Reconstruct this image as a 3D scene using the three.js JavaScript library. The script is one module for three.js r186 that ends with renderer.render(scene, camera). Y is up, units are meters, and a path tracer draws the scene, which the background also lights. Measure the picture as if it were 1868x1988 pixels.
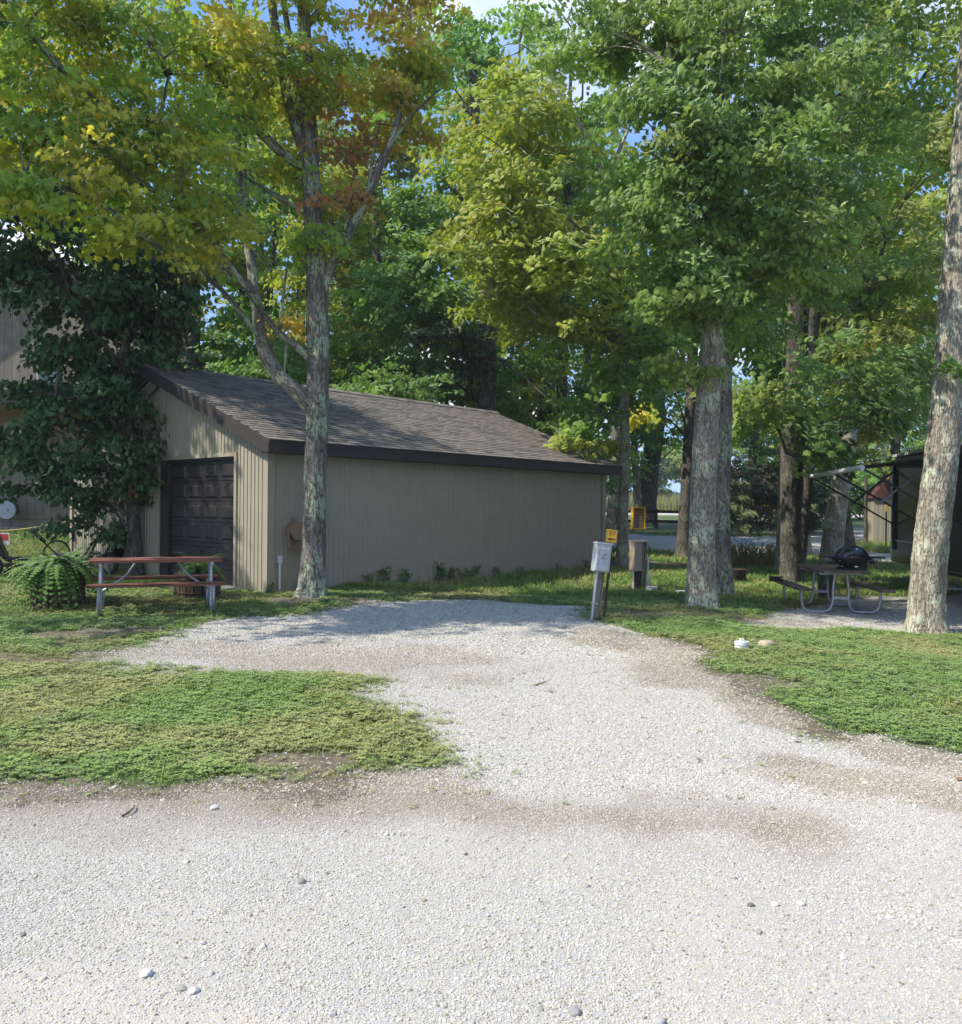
import * as THREE from 'three';
import { mergeGeometries } from 'three/addons/utils/BufferGeometryUtils.js';
import { RoundedBoxGeometry } from 'three/addons/geometries/RoundedBoxGeometry.js';
import { FontLoader } from 'three/addons/loaders/FontLoader.js';
import { TextGeometry } from 'three/addons/geometries/TextGeometry.js';

// ---------------------------------------------------------------- camera, sky, sun, exposure
const scene = new THREE.Scene();
const F = 1620, CX = 934, CY = 994;                 // focal length and centre in photo units (1868 x 1988)
const camera = new THREE.PerspectiveCamera(2 * Math.atan(994 / F) * 180 / Math.PI, 962 / 1024, 0.1, 900);
camera.position.set(0, 1.6, 0);
camera.rotation.set(-0.0064, 0, 0.0106);
camera.updateMatrixWorld();
const renderer = new THREE.WebGLRenderer({ antialias: true });
renderer.setSize(962, 1024);
renderer.toneMapping = THREE.LinearToneMapping;
renderer.toneMappingExposure = 1.5;
renderer.shadowMap.enabled = true;
const SUN = new THREE.Vector3(-0.62, 0.74, 0.16).normalize();
const sun = new THREE.DirectionalLight(new THREE.Color(1, 0.935, 0.83), 4.9);
sun.position.copy(SUN).multiplyScalar(60).add(new THREE.Vector3(0, 0, -15));
sun.target.position.set(0, 0, -15);
sun.castShadow = true;
sun.shadow.mapSize.set(4096, 4096);
Object.assign(sun.shadow.camera, { left: -40, right: 40, top: 40, bottom: -40, near: 1, far: 160 });
scene.add(sun, sun.target);

let seed = 7;
const rnd = () => { seed = (seed + 0x6D2B79F5) | 0; let t = Math.imul(seed ^ (seed >>> 15), 1 | seed); t = (t + Math.imul(t ^ (t >>> 7), 61 | t)) ^ t; return ((t ^ (t >>> 14)) >>> 0) / 4294967296; };
const rr = (a, b) => a + (b - a) * rnd();
const gauss = () => Math.sqrt(-2 * Math.log(rnd() + 1e-9)) * Math.cos(6.2832 * rnd());
const V = (x, y, z) => new THREE.Vector3(x, y, z);
const sm = (a, b, x) => { const t = Math.min(1, Math.max(0, (x - a) / (b - a))); return t * t * (3 - 2 * t); };
const mix = (a, b, t) => a + (b - a) * t;
const hash = (x, y) => { let h = Math.imul(x | 0, 374761393) + Math.imul(y | 0, 668265263); h = Math.imul(h ^ (h >>> 13), 1274126177); return ((h ^ (h >>> 16)) >>> 0) / 4294967296; };
function vn(x, y, p = 0) {                           // value noise, p = period (0: none)
  const xi = Math.floor(x), yi = Math.floor(y), fx = x - xi, fy = y - yi, u = fx * fx * (3 - 2 * fx), v = fy * fy * (3 - 2 * fy);
  const w = (n) => p ? ((n % p) + p) % p : n;
  return mix(mix(hash(w(xi), w(yi)), hash(w(xi + 1), w(yi)), u), mix(hash(w(xi), w(yi + 1)), hash(w(xi + 1), w(yi + 1)), u), v);
}
const fbm = (x, y, o = 4, p = 0) => { let s = 0, a = 0.5, n = 0; for (let i = 0; i < o; i++) { s += a * vn(x, y, p); n += a; x *= 2; y *= 2; p *= 2; a *= 0.5; } return s / n; };

{ // sky: clear summer blue with broken white cloud
  const W = 1024, H = 512, d = new Float32Array(W * H * 4);
  for (let j = 0; j < H; j++) for (let i = 0; i < W; i++) {
    const el = ((j + 0.5) / H - 0.5) * Math.PI, az = (i / W) * 2 * Math.PI, y = Math.max(0, Math.sin(el)), c = Math.cos(el);
    const px = c * Math.cos(az) / (y + 0.16), pz = c * Math.sin(az) / (y + 0.16);
    const h = Math.pow(1 - y, 3.2);
    let r = mix(0.16, 0.46, h), g = mix(0.34, 0.68, h), b = mix(0.78, 1.06, h);
    const k = sm(0.58, 0.76, fbm(px * 1.1 + 31.3, pz * 1.1 + 12.7, 5)) * 0.9;
    r = mix(r, 1.28, k); g = mix(g, 1.3, k); b = mix(b, 1.33, k);
    d.set([r, g, b, 1], (j * W + i) * 4);
  }
  const t = new THREE.DataTexture(d, W, H, THREE.RGBAFormat, THREE.FloatType);
  t.mapping = THREE.EquirectangularReflectionMapping; t.magFilter = THREE.LinearFilter; t.minFilter = THREE.LinearFilter; t.needsUpdate = true;
  scene.background = t; scene.environment = t;
  scene.backgroundIntensity = scene.environmentIntensity = 0.85;
}
scene.fog = new THREE.FogExp2(new THREE.Color(0.86, 0.92, 1.0), 0.0006);

// ---------------------------------------------------------------- helpers
const taken = {};
function numbered(n) { taken[n] = (taken[n] ?? -1) + 1; return taken[n] ? `${n}_${String(taken[n]).padStart(3, '0')}` : n; }
function tag(o, label, category, group, kind) { if (label) o.userData.label = label; if (category) o.userData.category = category; if (group) o.userData.group = group; if (kind) o.userData.kind = kind; return o; }
function thing(name, label, category, pos = V(0, 0, 0), turn = 0, group) {
  const g = new THREE.Group(); g.name = numbered(name); g.position.copy(pos); g.rotation.y = turn; scene.add(g); return tag(g, label, category, group);
}
function mesh(name, geo, mat, parent) {
  const m = new THREE.Mesh(geo, mat); m.name = parent ? name : numbered(name); m.castShadow = m.receiveShadow = true; (parent || scene).add(m); return m;
}
function mg(list) {
  return mergeGeometries(list.map((g) => { const n = g.index ? g.toNonIndexed() : g; for (const k of Object.keys(n.attributes)) if (!['position', 'normal', 'uv'].includes(k)) n.deleteAttribute(k); if (!n.attributes.uv) n.setAttribute('uv', new THREE.BufferAttribute(new Float32Array(n.attributes.position.count * 2), 2)); return n; }));
}
const box = (w, h, d, x = 0, y = 0, z = 0, b = 0) => { const g = b ? new RoundedBoxGeometry(w, h, d, 1, b) : new THREE.BoxGeometry(w, h, d); g.translate(x, y, z); return g; };
function bar(a, b, w, h = w) { const l = a.distanceTo(b), g = new THREE.BoxGeometry(w, h, l), m = new THREE.Matrix4(); m.lookAt(a, b, Math.abs(b.y - a.y) > 0.98 * l ? V(1, 0, 0) : V(0, 1, 0)); m.setPosition(a.clone().add(b).multiplyScalar(0.5)); g.applyMatrix4(m); return g; }
const cyl = (r0, r1, h, x = 0, y = 0, z = 0, s = 20) => { const g = new THREE.CylinderGeometry(r1, r0, h, s); g.translate(x, y, z); return g; };
const pipe = (pts, r, seg = 40, s = 10) => new THREE.TubeGeometry(new THREE.CatmullRomCurve3(pts, false, 'centripetal'), seg, r, s);
const lin = (r, g, b) => new THREE.Color().setRGB(r, g, b);
const std = (c, rough = 0.8, metal = 0, extra = {}) => new THREE.MeshStandardMaterial({ color: c, roughness: rough, metalness: metal, side: THREE.DoubleSide, ...extra });
function tex(n, f, srgb = true, h = n) {             // f(u, v, i, j) -> [r, g, b] 0..1
  const d = new Uint8Array(n * h * 4);
  for (let j = 0; j < h; j++) for (let i = 0; i < n; i++) { const c = f(i / n, j / h, i, j), o = (j * n + i) * 4; d[o] = 255 * Math.min(1, Math.max(0, c[0])); d[o + 1] = 255 * Math.min(1, Math.max(0, c[1])); d[o + 2] = 255 * Math.min(1, Math.max(0, c[2])); d[o + 3] = 255; }
  const t = new THREE.DataTexture(d, n, h); t.wrapS = t.wrapT = THREE.RepeatWrapping; t.magFilter = THREE.LinearFilter; t.minFilter = THREE.LinearMipmapLinearFilter; t.generateMipmaps = true;
  if (srgb) t.colorSpace = THREE.SRGBColorSpace; t.needsUpdate = true; return t;
}
const rep = (t, x, y) => { const c = t.clone(); c.repeat.set(x, y); c.needsUpdate = true; return c; };
// uv in metres by the dominant axis of each face
function boxUV(g, s = 1, swap = false) {
  g = g.index ? g.toNonIndexed() : g; g.computeVertexNormals(); const p = g.attributes.position, n = g.attributes.normal, uv = new Float32Array(p.count * 2), o = rnd() * 7;
  for (let i = 0; i < p.count; i++) {
    const ax = Math.abs(n.getX(i)), ay = Math.abs(n.getY(i)), az = Math.abs(n.getZ(i));
    let a, b; if (ax > ay && ax > az) { a = p.getZ(i); b = p.getY(i); } else if (ay > az) { a = p.getX(i); b = p.getZ(i); } else { a = p.getX(i); b = p.getY(i); }
    if (swap) [a, b] = [b, a]; uv[2 * i] = a * s + o; uv[2 * i + 1] = b * s + o;
  }
  g.setAttribute('uv', new THREE.BufferAttribute(uv, 2)); return g;
}

// ---------------------------------------------------------------- terrain and photo directions
function hgt(x, z) {
  let h = -0.22 * sm(2.8, 7, x) * sm(-6, -11, z) * (1 - sm(-18, -24, z));
  h += 0.11 * sm(0.5, -3, x) * sm(-11, -13.5, z) * (1 - sm(-26, -32, z));
  h += 0.10 * sm(-15, -20, z) * (1 - sm(0.5, -3, x)) * (1 - sm(4, 7, x));
  h += 0.5 * sm(-20, -28, z) * sm(-4, -9, x);
  h += 0.36 * sm(-26, -45, z) * (1 - sm(-4, -9, x)) + 0.7 * sm(-45, -75, z) + 0.2 * sm(-75, -110, z);
  return h + (fbm(x * 0.5 + 50, z * 0.5 + 50, 3) - 0.5) * 0.06;
}
const ray = (x, y) => V((x - CX) / F, (CY - y) / F, -1).applyQuaternion(camera.quaternion);
const at = (x, y, z) => { const d = ray(x, y); return camera.position.clone().addScaledVector(d, z / d.z); };
function gnd(x, y) {
  const d = ray(x, y); let t = 1, p = V(0, 0, 0);
  for (let i = 0; i < 4000; i++) { p = camera.position.clone().addScaledVector(d, t); if (p.y <= hgt(p.x, p.z)) break; t *= 1.004; if (t > 300) break; }
  p.y = hgt(p.x, p.z); return p;
}
const G = (x, z, dy = 0) => V(x, hgt(x, z) + dy, z);
const P2 = (l) => l.map(([x, y]) => { const p = gnd(x, y); return [p.x, p.z]; });
function sdPoly(P, x, z) {
  let d = 1e9, s = 1;
  for (let i = 0, j = P.length - 1; i < P.length; j = i++) {
    const [ax, az] = P[i], [bx, bz] = P[j], ex = bx - ax, ez = bz - az, wx = x - ax, wz = z - az, t = Math.min(1, Math.max(0, (wx * ex + wz * ez) / (ex * ex + ez * ez)));
    const qx = wx - ex * t, qz = wz - ez * t; d = Math.min(d, qx * qx + qz * qz);
    const c1 = z >= az, c2 = z < bz, c3 = ex * wz > ez * wx; if ((c1 && c2 && c3) || (!c1 && !c2 && !c3)) s = -s;
  }
  return s * Math.sqrt(d);                            // negative inside
}
const sdLine = (P, x, z) => { let d = 1e9; for (let i = 0; i + 1 < P.length; i++) { const [ax, az] = P[i], [bx, bz] = P[i + 1], ex = bx - ax, ez = bz - az, t = Math.min(1, Math.max(0, ((x - ax) * ex + (z - az) * ez) / (ex * ex + ez * ez))); d = Math.min(d, Math.hypot(x - ax - ex * t, z - az - ez * t)); } return d; };
const bareP = P2([[-500, 1556], [0, 1550], [200, 1558], [310, 1570], [420, 1538], [560, 1552], [690, 1562], [765, 1518], [880, 1492], [850, 1440], [790, 1390], [700, 1350], [715, 1330], [740, 1318], [640, 1308], [440, 1303], [240, 1298], [215, 1280], [330, 1230], [430, 1200], [520, 1196], [640, 1186], [740, 1170], [930, 1163], [1130, 1180], [1145, 1200], [1230, 1228], [1330, 1265], [1380, 1310], [1410, 1345], [1500, 1398], [1600, 1432], [1700, 1432], [1868, 1478], [2300, 1510]]).concat([[9, -0.5], [-9, -0.5]]);
const roadP = P2([[-500, 1600], [0, 1590], [250, 1592], [500, 1602], [800, 1612], [1000, 1632], [1400, 1668], [1868, 1700], [2300, 1700]]).concat([[9, -0.5], [-9, -0.5]]);
const padP = P2([[1440, 1214], [1500, 1200], [1530, 1184], [1640, 1162], [1868, 1152], [2050, 1152], [2050, 1238], [1850, 1232], [1760, 1226], [1640, 1220], [1560, 1222]]);
const backP = P2([[1000, 1033], [1200, 1036], [1340, 1040], [1520, 1041], [1600, 1037], [1690, 1026], [1780, 1026], [1700, 1050], [1610, 1057], [1690, 1074], [1900, 1072], [2100, 1080], [2100, 1118], [1700, 1092], [1560, 1077], [1450, 1079], [1340, 1073], [1180, 1067], [1000, 1067]]);
const dirtL = [
  [P2([[-300, 1560], [0, 1560], [300, 1575], [500, 1565], [700, 1575], [860, 1540]]), 0.36, 0.95], [P2([[770, 1535], [860, 1525], [960, 1570], [1200, 1590], [1450, 1610]]), 0.32, 0.8],
  [P2([[1480, 1480], [1620, 1520], [1750, 1530], [1868, 1560]]), 0.24, 0.9], [P2([[1170, 1232], [1290, 1265], [1390, 1320]]), 0.5, 0.85], [P2([[330, 1260], [560, 1270], [800, 1290]]), 0.9, 0.6],
  [P2([[540, 1480], [620, 1475]]), 0.18, 0.8], [P2([[100, 1232], [230, 1228]]), 0.3, 0.7], [P2([[-50, 1270], [60, 1285]]), 0.25, 0.7], [P2([[400, 1535], [620, 1500]]), 0.1, 0.6], [P2([[1440, 1205], [1600, 1212]]), 0.25, 0.7],
  [P2([[1180, 1100], [1340, 1095]]), 0.7, 0.8], [P2([[540, 1168], [680, 1164]]), 0.35, 0.75], [P2([[1260, 1195], [1480, 1198]]), 0.35, 0.45], [P2([[1390, 1318], [1500, 1398], [1640, 1440], [1868, 1490]]), 0.22, 0.8], [P2([[1180, 1080], [1340, 1082]]), 0.6, 0.5]];
function zone(x, z) {
  const n = (fbm(x * 1.7, z * 1.7, 4) - 0.5), nf = fbm(x * 7 + 9, z * 7, 3) - 0.5, w = n * 0.7 + nf * 0.35;
  const far = z < -24;
  const sb = Math.min(z > -24 ? sdPoly(bareP, x, z) : 9, far ? sdPoly(backP, x, z) : (z < -9 && x > 2 ? sdPoly(padP, x, z) : 9), z < -73 && z > -101 ? -1 : 9);
  const bare = 1 - sm(-0.24, 0.28, sb + w * 0.9);
  let dirt = 0; if (!far || z > -28) for (const [L, wd, k] of dirtL) { const q = sdLine(L, x, z); if (q < wd * 2.2) dirt = Math.max(dirt, k * (1 - sm(wd * 0.35, wd * 1.6, q + n * wd * 2.4 + nf * 0.12))); }
  const road = far || z < -6.5 ? 0 : 1 - sm(-0.15, 0.35, sdPoly(roadP, x, z) + w * 0.4);
  const grass = Math.max(0, 1 - bare) * (1 - Math.min(0.9, dirt * 1.25));
  return { bare, dirt: dirt * (1 - 0.6 * road), road, grass, n, nf };
}

// ---------------------------------------------------------------- textures
const tGravel = (() => {                             // crushed limestone: nearest-cell stones
  const C = 56, N = 1024, pts = []; for (let j = 0; j < C; j++) for (let i = 0; i < C; i++) pts.push([(i + hash(i, j + 900)) / C, (j + hash(i + 500, j)) / C, hash(i + 77, j + 31), hash(i + 3, j + 333)]);
  const H = new Float32Array(N * N);
  const col = tex(N, (u, v, i, j) => {
    const ci = Math.floor(u * C), cj = Math.floor(v * C); let d1 = 9, d2 = 9, best;
    for (let b = -1; b <= 1; b++) for (let a = -1; a <= 1; a++) { const p = pts[((cj + b + C) % C) * C + ((ci + a + C) % C)]; let dx = Math.abs(p[0] - u), dy = Math.abs(p[1] - v); dx = Math.min(dx, 1 - dx); dy = Math.min(dy, 1 - dy); const d = Math.hypot(dx, dy) * C; if (d < d1) { d2 = d1; d1 = d; best = p; } else if (d < d2) d2 = d; }
    const e = Math.min(1, (d2 - d1) * 2.2); H[j * N + i] = e * (0.4 + 0.6 * best[2]); const s = mix(0.88, 1, best[2]) * mix(0.94, 1, e), w = (best[3] - 0.5) * 0.07, n = 0.95 + 0.08 * hash(i, j);
    return [s * n + w * 0.4, s * n, s * n - w];
  });
  const bump = tex(N, (u, v, i, j) => { const h = H[j * N + i]; return [h, h, h]; }, false);
  return { col, bump };
})();
const tSoil = tex(512, (u, v, i, j) => { const n = 0.62 + 0.5 * fbm(u * 24, v * 24, 5, 24) * (0.75 + 0.5 * hash(i, j)) - 0.1; return [n, n, n]; });
const vn2 = (x, y, p, q) => { const xi = Math.floor(x), yi = Math.floor(y), fx = x - xi, fy = y - yi, u = fx * fx * (3 - 2 * fx), v = fy * fy * (3 - 2 * fy), a = ((xi % p) + p) % p, b = (a + 1) % p, c = ((yi % q) + q) % q, d = (c + 1) % q; return mix(mix(hash(a, c), hash(b, c), u), mix(hash(a, d), hash(b, d), u), v); };
const fb2 = (u, v, p, q, o) => { let s = 0, a = 0.5, n = 0; for (let i = 0; i < o; i++) { s += a * vn2(u * p + i * 17, v * q + i * 5, p, q); n += a; p *= 2; q *= 2; a *= 0.55; } return s / n; };
function barkTex(base, dark, lichen, amount, plates) {     // small vertical plates, fine cracks, crusty lichen patches
  const N = 512, H = new Float32Array(N * N);
  const col = tex(N, (u, v, i, j) => {
    const w = u + 0.03 * (fb2(u, v, 5, 5, 2) - 0.5), crack = Math.abs(fb2(w, v, plates, Math.round(plates * 0.32), 3) - 0.5) * 2, k = sm(0.02, 0.20, crack), pit = sm(0.30, 0.42, fb2(u, v, 34, 26, 2)), tone = fb2(u, v, 7, 4, 4), gr = hash(i, j);
    H[j * N + i] = k * 0.7 * (0.6 + 0.4 * pit) + tone * 0.25; let c = base.map((b, q) => mix(dark[q], b * (0.72 + 0.5 * tone), Math.min(1, (0.35 + 0.65 * k) * (0.55 + 0.45 * pit))) * (0.90 + 0.2 * gr));
    const l = sm(1 - amount - 0.03, 1 - amount + 0.03, fb2(u, v, 6, 5, 5) + (gr - 0.5) * 0.05) * (0.35 + 0.65 * k) * pit; return c.map((b, q) => mix(b, lichen[q] * (0.85 + 0.3 * gr), l * 0.85));
  });
  return { col, bump: tex(N, (u, v, i, j) => { const h = H[j * N + i]; return [h, h, h]; }, false) };
}
const barkMat = (t, s, extra = {}) => std(lin(1, 1, 1), 0.95, 0, { map: rep(t.col, s, s * 0.7), bumpMap: rep(t.bump, s, s * 0.7), bumpScale: 0.014, ...extra });
const bMaple = barkTex([0.50, 0.48, 0.44], [0.25, 0.23, 0.20], [0.60, 0.65, 0.53], 0.46, 22);
const bGrey = barkTex([0.64, 0.61, 0.54], [0.34, 0.30, 0.25], [0.68, 0.70, 0.61], 0.47, 26);
const bDark = barkTex([0.37, 0.34, 0.30], [0.17, 0.15, 0.13], [0.42, 0.45, 0.37], 0.36, 20);
const M = {};
M.barkMaple = barkMat(bMaple, 1.1); M.barkGrey = barkMat(bGrey, 1.3); M.barkDark = barkMat(bDark, 1.2);
const tWood = tex(512, (u, v, i, j) => { const g = fbm(u * 4, v * 60, 4, 4), s = 0.66 + 0.5 * (g - 0.3) - 0.25 * sm(0.62, 0.7, fbm(u * 3 + 5, v * 30, 3, 3)) + 0.06 * (hash(i, j) - 0.5); return [s, s * 0.97, s * 0.94]; });
const tFleck = tex(256, (u, v, i, j) => { const n = 0.82 + 0.22 * fbm(u * 8, v * 8, 5, 8) + 0.08 * (hash(i, j) - 0.5); return [n, n, n]; });
const tFine = tex(128, (u, v, i, j) => { const n = 0.955 + 0.05 * fbm(u * 6, v * 6, 3, 6) + 0.02 * (hash(i, j) - 0.5); return [n, n, n]; });
const woodMat = (c, s = 1) => std(c, 0.85, 0, { map: rep(tWood, s, s), bumpMap: rep(tWood, s, s), bumpScale: 0.003 });
M.redWood = woodMat(lin(0.36, 0.135, 0.085)); M.redWood2 = woodMat(lin(0.29, 0.115, 0.075)); M.greyWood = woodMat(lin(0.30, 0.235, 0.175)); M.greyWood2 = woodMat(lin(0.25, 0.19, 0.14)); M.postWood = woodMat(lin(0.36, 0.32, 0.25));
M.galv = std(lin(0.50, 0.53, 0.57), 0.45, 0.75, { map: rep(tFleck, 3, 3) });
M.tan = std(lin(0.325, 0.285, 0.208), 0.6, 0, { map: rep(tFine, 1.1, 0.7) });
M.tan2 = std(lin(0.32, 0.28, 0.204), 0.62, 0, { map: rep(tFine, 1.3, 0.8) });
M.trim = std(lin(0.036, 0.026, 0.021), 0.6, 0, { map: rep(tFleck, 1, 1) });
M.door = std(lin(0.032, 0.024, 0.022), 0.42, 0, { map: rep(tFleck, 1, 1) });
M.barn = std(lin(0.27, 0.235, 0.175), 0.85, 0, { map: rep(tFleck, 0.5, 0.5) });
M.barn2 = std(lin(0.25, 0.215, 0.16), 0.85, 0, { map: rep(tFleck, 0.5, 0.5) });
M.conc = std(lin(0.38, 0.36, 0.33), 0.95, 0, { map: rep(tFleck, 2, 2) });
M.white = std(lin(0.72, 0.72, 0.70), 0.55, 0, { map: rep(tFleck, 2, 2) });
M.paleGrey = std(lin(0.50, 0.53, 0.55), 0.5, 0, { map: rep(tFleck, 2, 2) });
M.black = std(lin(0.012, 0.012, 0.013), 0.5); M.blackGloss = new THREE.MeshPhysicalMaterial({ color: lin(0.010, 0.011, 0.014), roughness: 0.3, clearcoat: 0.6, clearcoatRoughness: 0.15 });
M.rubber = std(lin(0.02, 0.02, 0.02), 0.9); M.chrome = std(lin(0.75, 0.76, 0.78), 0.2, 1);
M.yellow = std(lin(0.80, 0.46, 0.02), 0.5); M.maroon = std(lin(0.16, 0.012, 0.012), 0.6); M.red = std(lin(0.50, 0.03, 0.02), 0.5); M.rope = std(lin(0.62, 0.50, 0.20), 0.9);
M.brownBox = std(lin(0.38, 0.285, 0.215), 0.7, 0, { map: rep(tFleck, 3, 3) }); M.rust = std(lin(0.06, 0.033, 0.024), 0.9, 0, { map: rep(tFleck, 3, 3) }); M.hose = std(lin(0.27, 0.17, 0.095), 0.6);
M.green = std(lin(0.012, 0.035, 0.022), 0.5); M.barrel = woodMat(lin(0.17, 0.115, 0.085)); M.soil = std(lin(0.05, 0.035, 0.025), 1);
const leafMat = (rough = 0.9, tr = 0.58) => new THREE.MeshPhysicalMaterial({ color: lin(1, 1, 1), roughness: rough, transmission: tr, thickness: 0, side: THREE.DoubleSide, ior: 1.4, specularIntensity: 0.8 });
M.leaf = leafMat(); M.leafDark = leafMat(0.7, 0.22); M.grass = leafMat(0.85, 0.3); M.fern = leafMat(0.85, 0.35); M.fern.color = lin(0.115, 0.22, 0.036);
M.deadLeaf = leafMat(0.9, 0.3); M.deadLeaf.color = lin(0.27, 0.145, 0.07);

// ---------------------------------------------------------------- ground: one sheet cut into road, driveway, pads and lawn
{
  const axis = (lo, a, b, hi, fine, g) => { const o = []; for (let v = a; v <= b + 1e-6; v += fine) o.push(v); let s = fine, v = b; while (v < hi) { s = Math.min(s * g, 14); v += s; o.push(v); } s = fine; v = a; while (v > lo) { s = Math.min(s * g, 14); v -= s; o.unshift(v); } return o; };
  const xs = axis(-420, -9, 10.5, 420, 0.065, 1.09), zs = axis(-620, -14.5, -1.6, 30, 0.06, 1.075);
  const nx = xs.length, nz = zs.length, pos = new Float32Array(nx * nz * 3), col = new Float32Array(nx * nz * 3), uv = new Float32Array(nx * nz * 2), kind = new Uint8Array(nx * nz);
  const mixc = (a, b, t) => a.map((q, i) => mix(q, b[i], t));
  for (let j = 0; j < nz; j++) for (let i = 0; i < nx; i++) {
    const x = xs[i], z = zs[j], k = j * nx + i, q = zone(x, z), y = hgt(x, z);
    const big = fbm(x * 0.6 + 40, z * 0.9 + 20, 4), mid = fbm(x * 3 + 4, z * 3, 3);
    let g = mixc([0.485, 0.458, 0.405], [0.53, 0.49, 0.42], sm(0.38, 0.62, big) * q.road); g = mixc(g, [0.465, 0.448, 0.408], sm(0.5, 0.68, fbm(x * 0.9, z * 1.3 + 70, 3)) * 0.8);
    g = mixc(g, [0.25, 0.208, 0.158], Math.min(1, q.dirt * (0.65 + 0.7 * mid)));
    const soil = mixc([0.135, 0.195, 0.055], [0.25, 0.20, 0.13], Math.min(1, q.dirt * 1.4 + sm(0.58, 0.75, mid) * 0.35));
    const c = mixc(soil, g, q.bare);
    pos.set([x, y, z], k * 3); col.set(c, k * 3); uv.set([x, z], k * 2);
    kind[k] = q.bare > 0.5 ? (q.road > 0.5 ? 1 : z < -72 ? 4 : z < -22 ? 5 : x > 3.6 && z < -9.6 ? 3 : 2) : 0;
  }
  const names = ['lawn', 'gravel_road', 'gravel_driveway', 'gravel_pad', 'far_road', 'back_road'], idx = names.map(() => []);
  for (let j = 0; j + 1 < nz; j++) for (let i = 0; i + 1 < nx; i++) { const a = j * nx + i, b = a + 1, c = a + nx, d = c + 1; idx[kind[a]].push(a, c, b, b, c, d); }
  const all = new THREE.BufferGeometry(); all.setAttribute('position', new THREE.BufferAttribute(pos, 3)); all.setIndex(idx.flat()); all.computeVertexNormals();
  const mats = [std(lin(1, 1, 1), 1, 0, { vertexColors: true, map: rep(tSoil, 0.9, 0.9), bumpMap: rep(tSoil, 0.9, 0.9), bumpScale: 0.03 }), std(lin(1, 1, 1), 0.95, 0, { vertexColors: true, map: rep(tGravel.col, 1.6, 1.6), bumpMap: rep(tGravel.bump, 1.6, 1.6), bumpScale: 0.002 })];
  idx.forEach((ix, n) => {
    const map = new Map(), p = [], c = [], u = [], nn = [], out = [];
    for (const v of ix) { if (!map.has(v)) { map.set(v, p.length / 3); p.push(pos[v * 3], pos[v * 3 + 1], pos[v * 3 + 2]); c.push(col[v * 3], col[v * 3 + 1], col[v * 3 + 2]); u.push(uv[v * 2], uv[v * 2 + 1]); nn.push(all.attributes.normal.getX(v), all.attributes.normal.getY(v), all.attributes.normal.getZ(v)); } out.push(map.get(v)); }
    const g = new THREE.BufferGeometry(); g.setAttribute('position', new THREE.Float32BufferAttribute(p, 3)); g.setAttribute('normal', new THREE.Float32BufferAttribute(nn, 3)); g.setAttribute('color', new THREE.Float32BufferAttribute(c, 3)); g.setAttribute('uv', new THREE.Float32BufferAttribute(u, 2)); g.setIndex(out);
    const m = mesh(names[n], g, mats[n ? 1 : 0]); tag(m, ['mown green lawn around the shed and campsites', 'pale limestone gravel road along the campsites', 'white gravel parking pad in front of the shed', 'grey gravel pad under the weathered picnic table', 'white road beyond the dark rail fence', 'pale gravel lane behind the shed'][n], ['lawn', 'road', 'driveway', 'pad', 'road', 'lane'][n], null, 'structure');
  });
}

// ---------------------------------------------------------------- tree building
function tube(pts, radii, radial, step, rough = 0, flare = 0) {
  const curve = new THREE.CatmullRomCurve3(pts, false, 'centripetal'), L = curve.getLength(), n = Math.max(3, Math.ceil(L / step)), P = curve.getSpacedPoints(n);
  const pos = [], uv = [], idx = []; let N = V(1, 0, 0.3); const c0 = 2 * Math.PI * radii[0], ph = rnd() * 50;
  for (let i = 0; i <= n; i++) {
    const t = i / n, T = (i < n ? P[i + 1].clone().sub(P[i]) : P[i].clone().sub(P[i - 1])).normalize(); N.addScaledVector(T, -N.dot(T)).normalize(); const B = T.clone().cross(N);
    const f = t * (radii.length - 1), k = Math.min(radii.length - 2, Math.floor(f)); let r = mix(radii[k], radii[k + 1], f - k); const s = t * L;
    for (let j = 0; j <= radial; j++) {
      const a = (j / radial) * 2 * Math.PI, ca = Math.cos(a), sa = Math.sin(a);
      let q = r; if (flare) q *= 1 + flare * Math.exp(-s / 0.24) * 1.7 * (0.75 + 0.5 * Math.sin(a * 4 + ph) + 0.25 * Math.sin(a * 7 + ph));
      if (rough) q += rough * (fbm(ca * 5 + ph, sa * 5 + s * 2.2, 3) - 0.5 + 0.7 * (fbm(ca * 11 + ph, sa * 11 + s * 5, 2) - 0.5));
      if (i === n) q *= 0.6;
      const v = P[i].clone().addScaledVector(N, ca * q).addScaledVector(B, sa * q); pos.push(v.x, v.y, v.z); uv.push((j / radial) * Math.max(1, Math.round(c0 * 1.0 / 0.45)) * 0.45, s);
      if (i && j) { const o = i * (radial + 1) + j; idx.push(o, o - 1, o - radial - 2, o, o - radial - 2, o - radial - 1); }
    }
  }
  const c = pos.length / 3; pos.push(P[n].x, P[n].y, P[n].z); uv.push(0, L); for (let j = 1; j <= radial; j++) idx.push(c, n * (radial + 1) + j - 1, n * (radial + 1) + j);
  const g = new THREE.BufferGeometry(); g.setAttribute('position', new THREE.Float32BufferAttribute(pos, 3)); g.setAttribute('uv', new THREE.Float32BufferAttribute(uv, 2)); g.setIndex(idx); g.computeVertexNormals(); return g;
}
const SH = {
  maple: [[0, 0], [0.30, -0.10], [0.26, 0.12], [0.58, 0.30], [0.28, 0.44], [0.34, 0.66], [0.14, 0.60], [0, 1]],
  ovate: [[0, 0], [0.24, 0.10], [0.34, 0.36], [0.24, 0.72], [0, 1]], small: [[0, 0], [0.36, 0.25], [0.30, 0.65], [0, 1]], needle: [[0, 0], [0.07, 0.1], [0.06, 0.8], [0, 1]],
};
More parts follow.
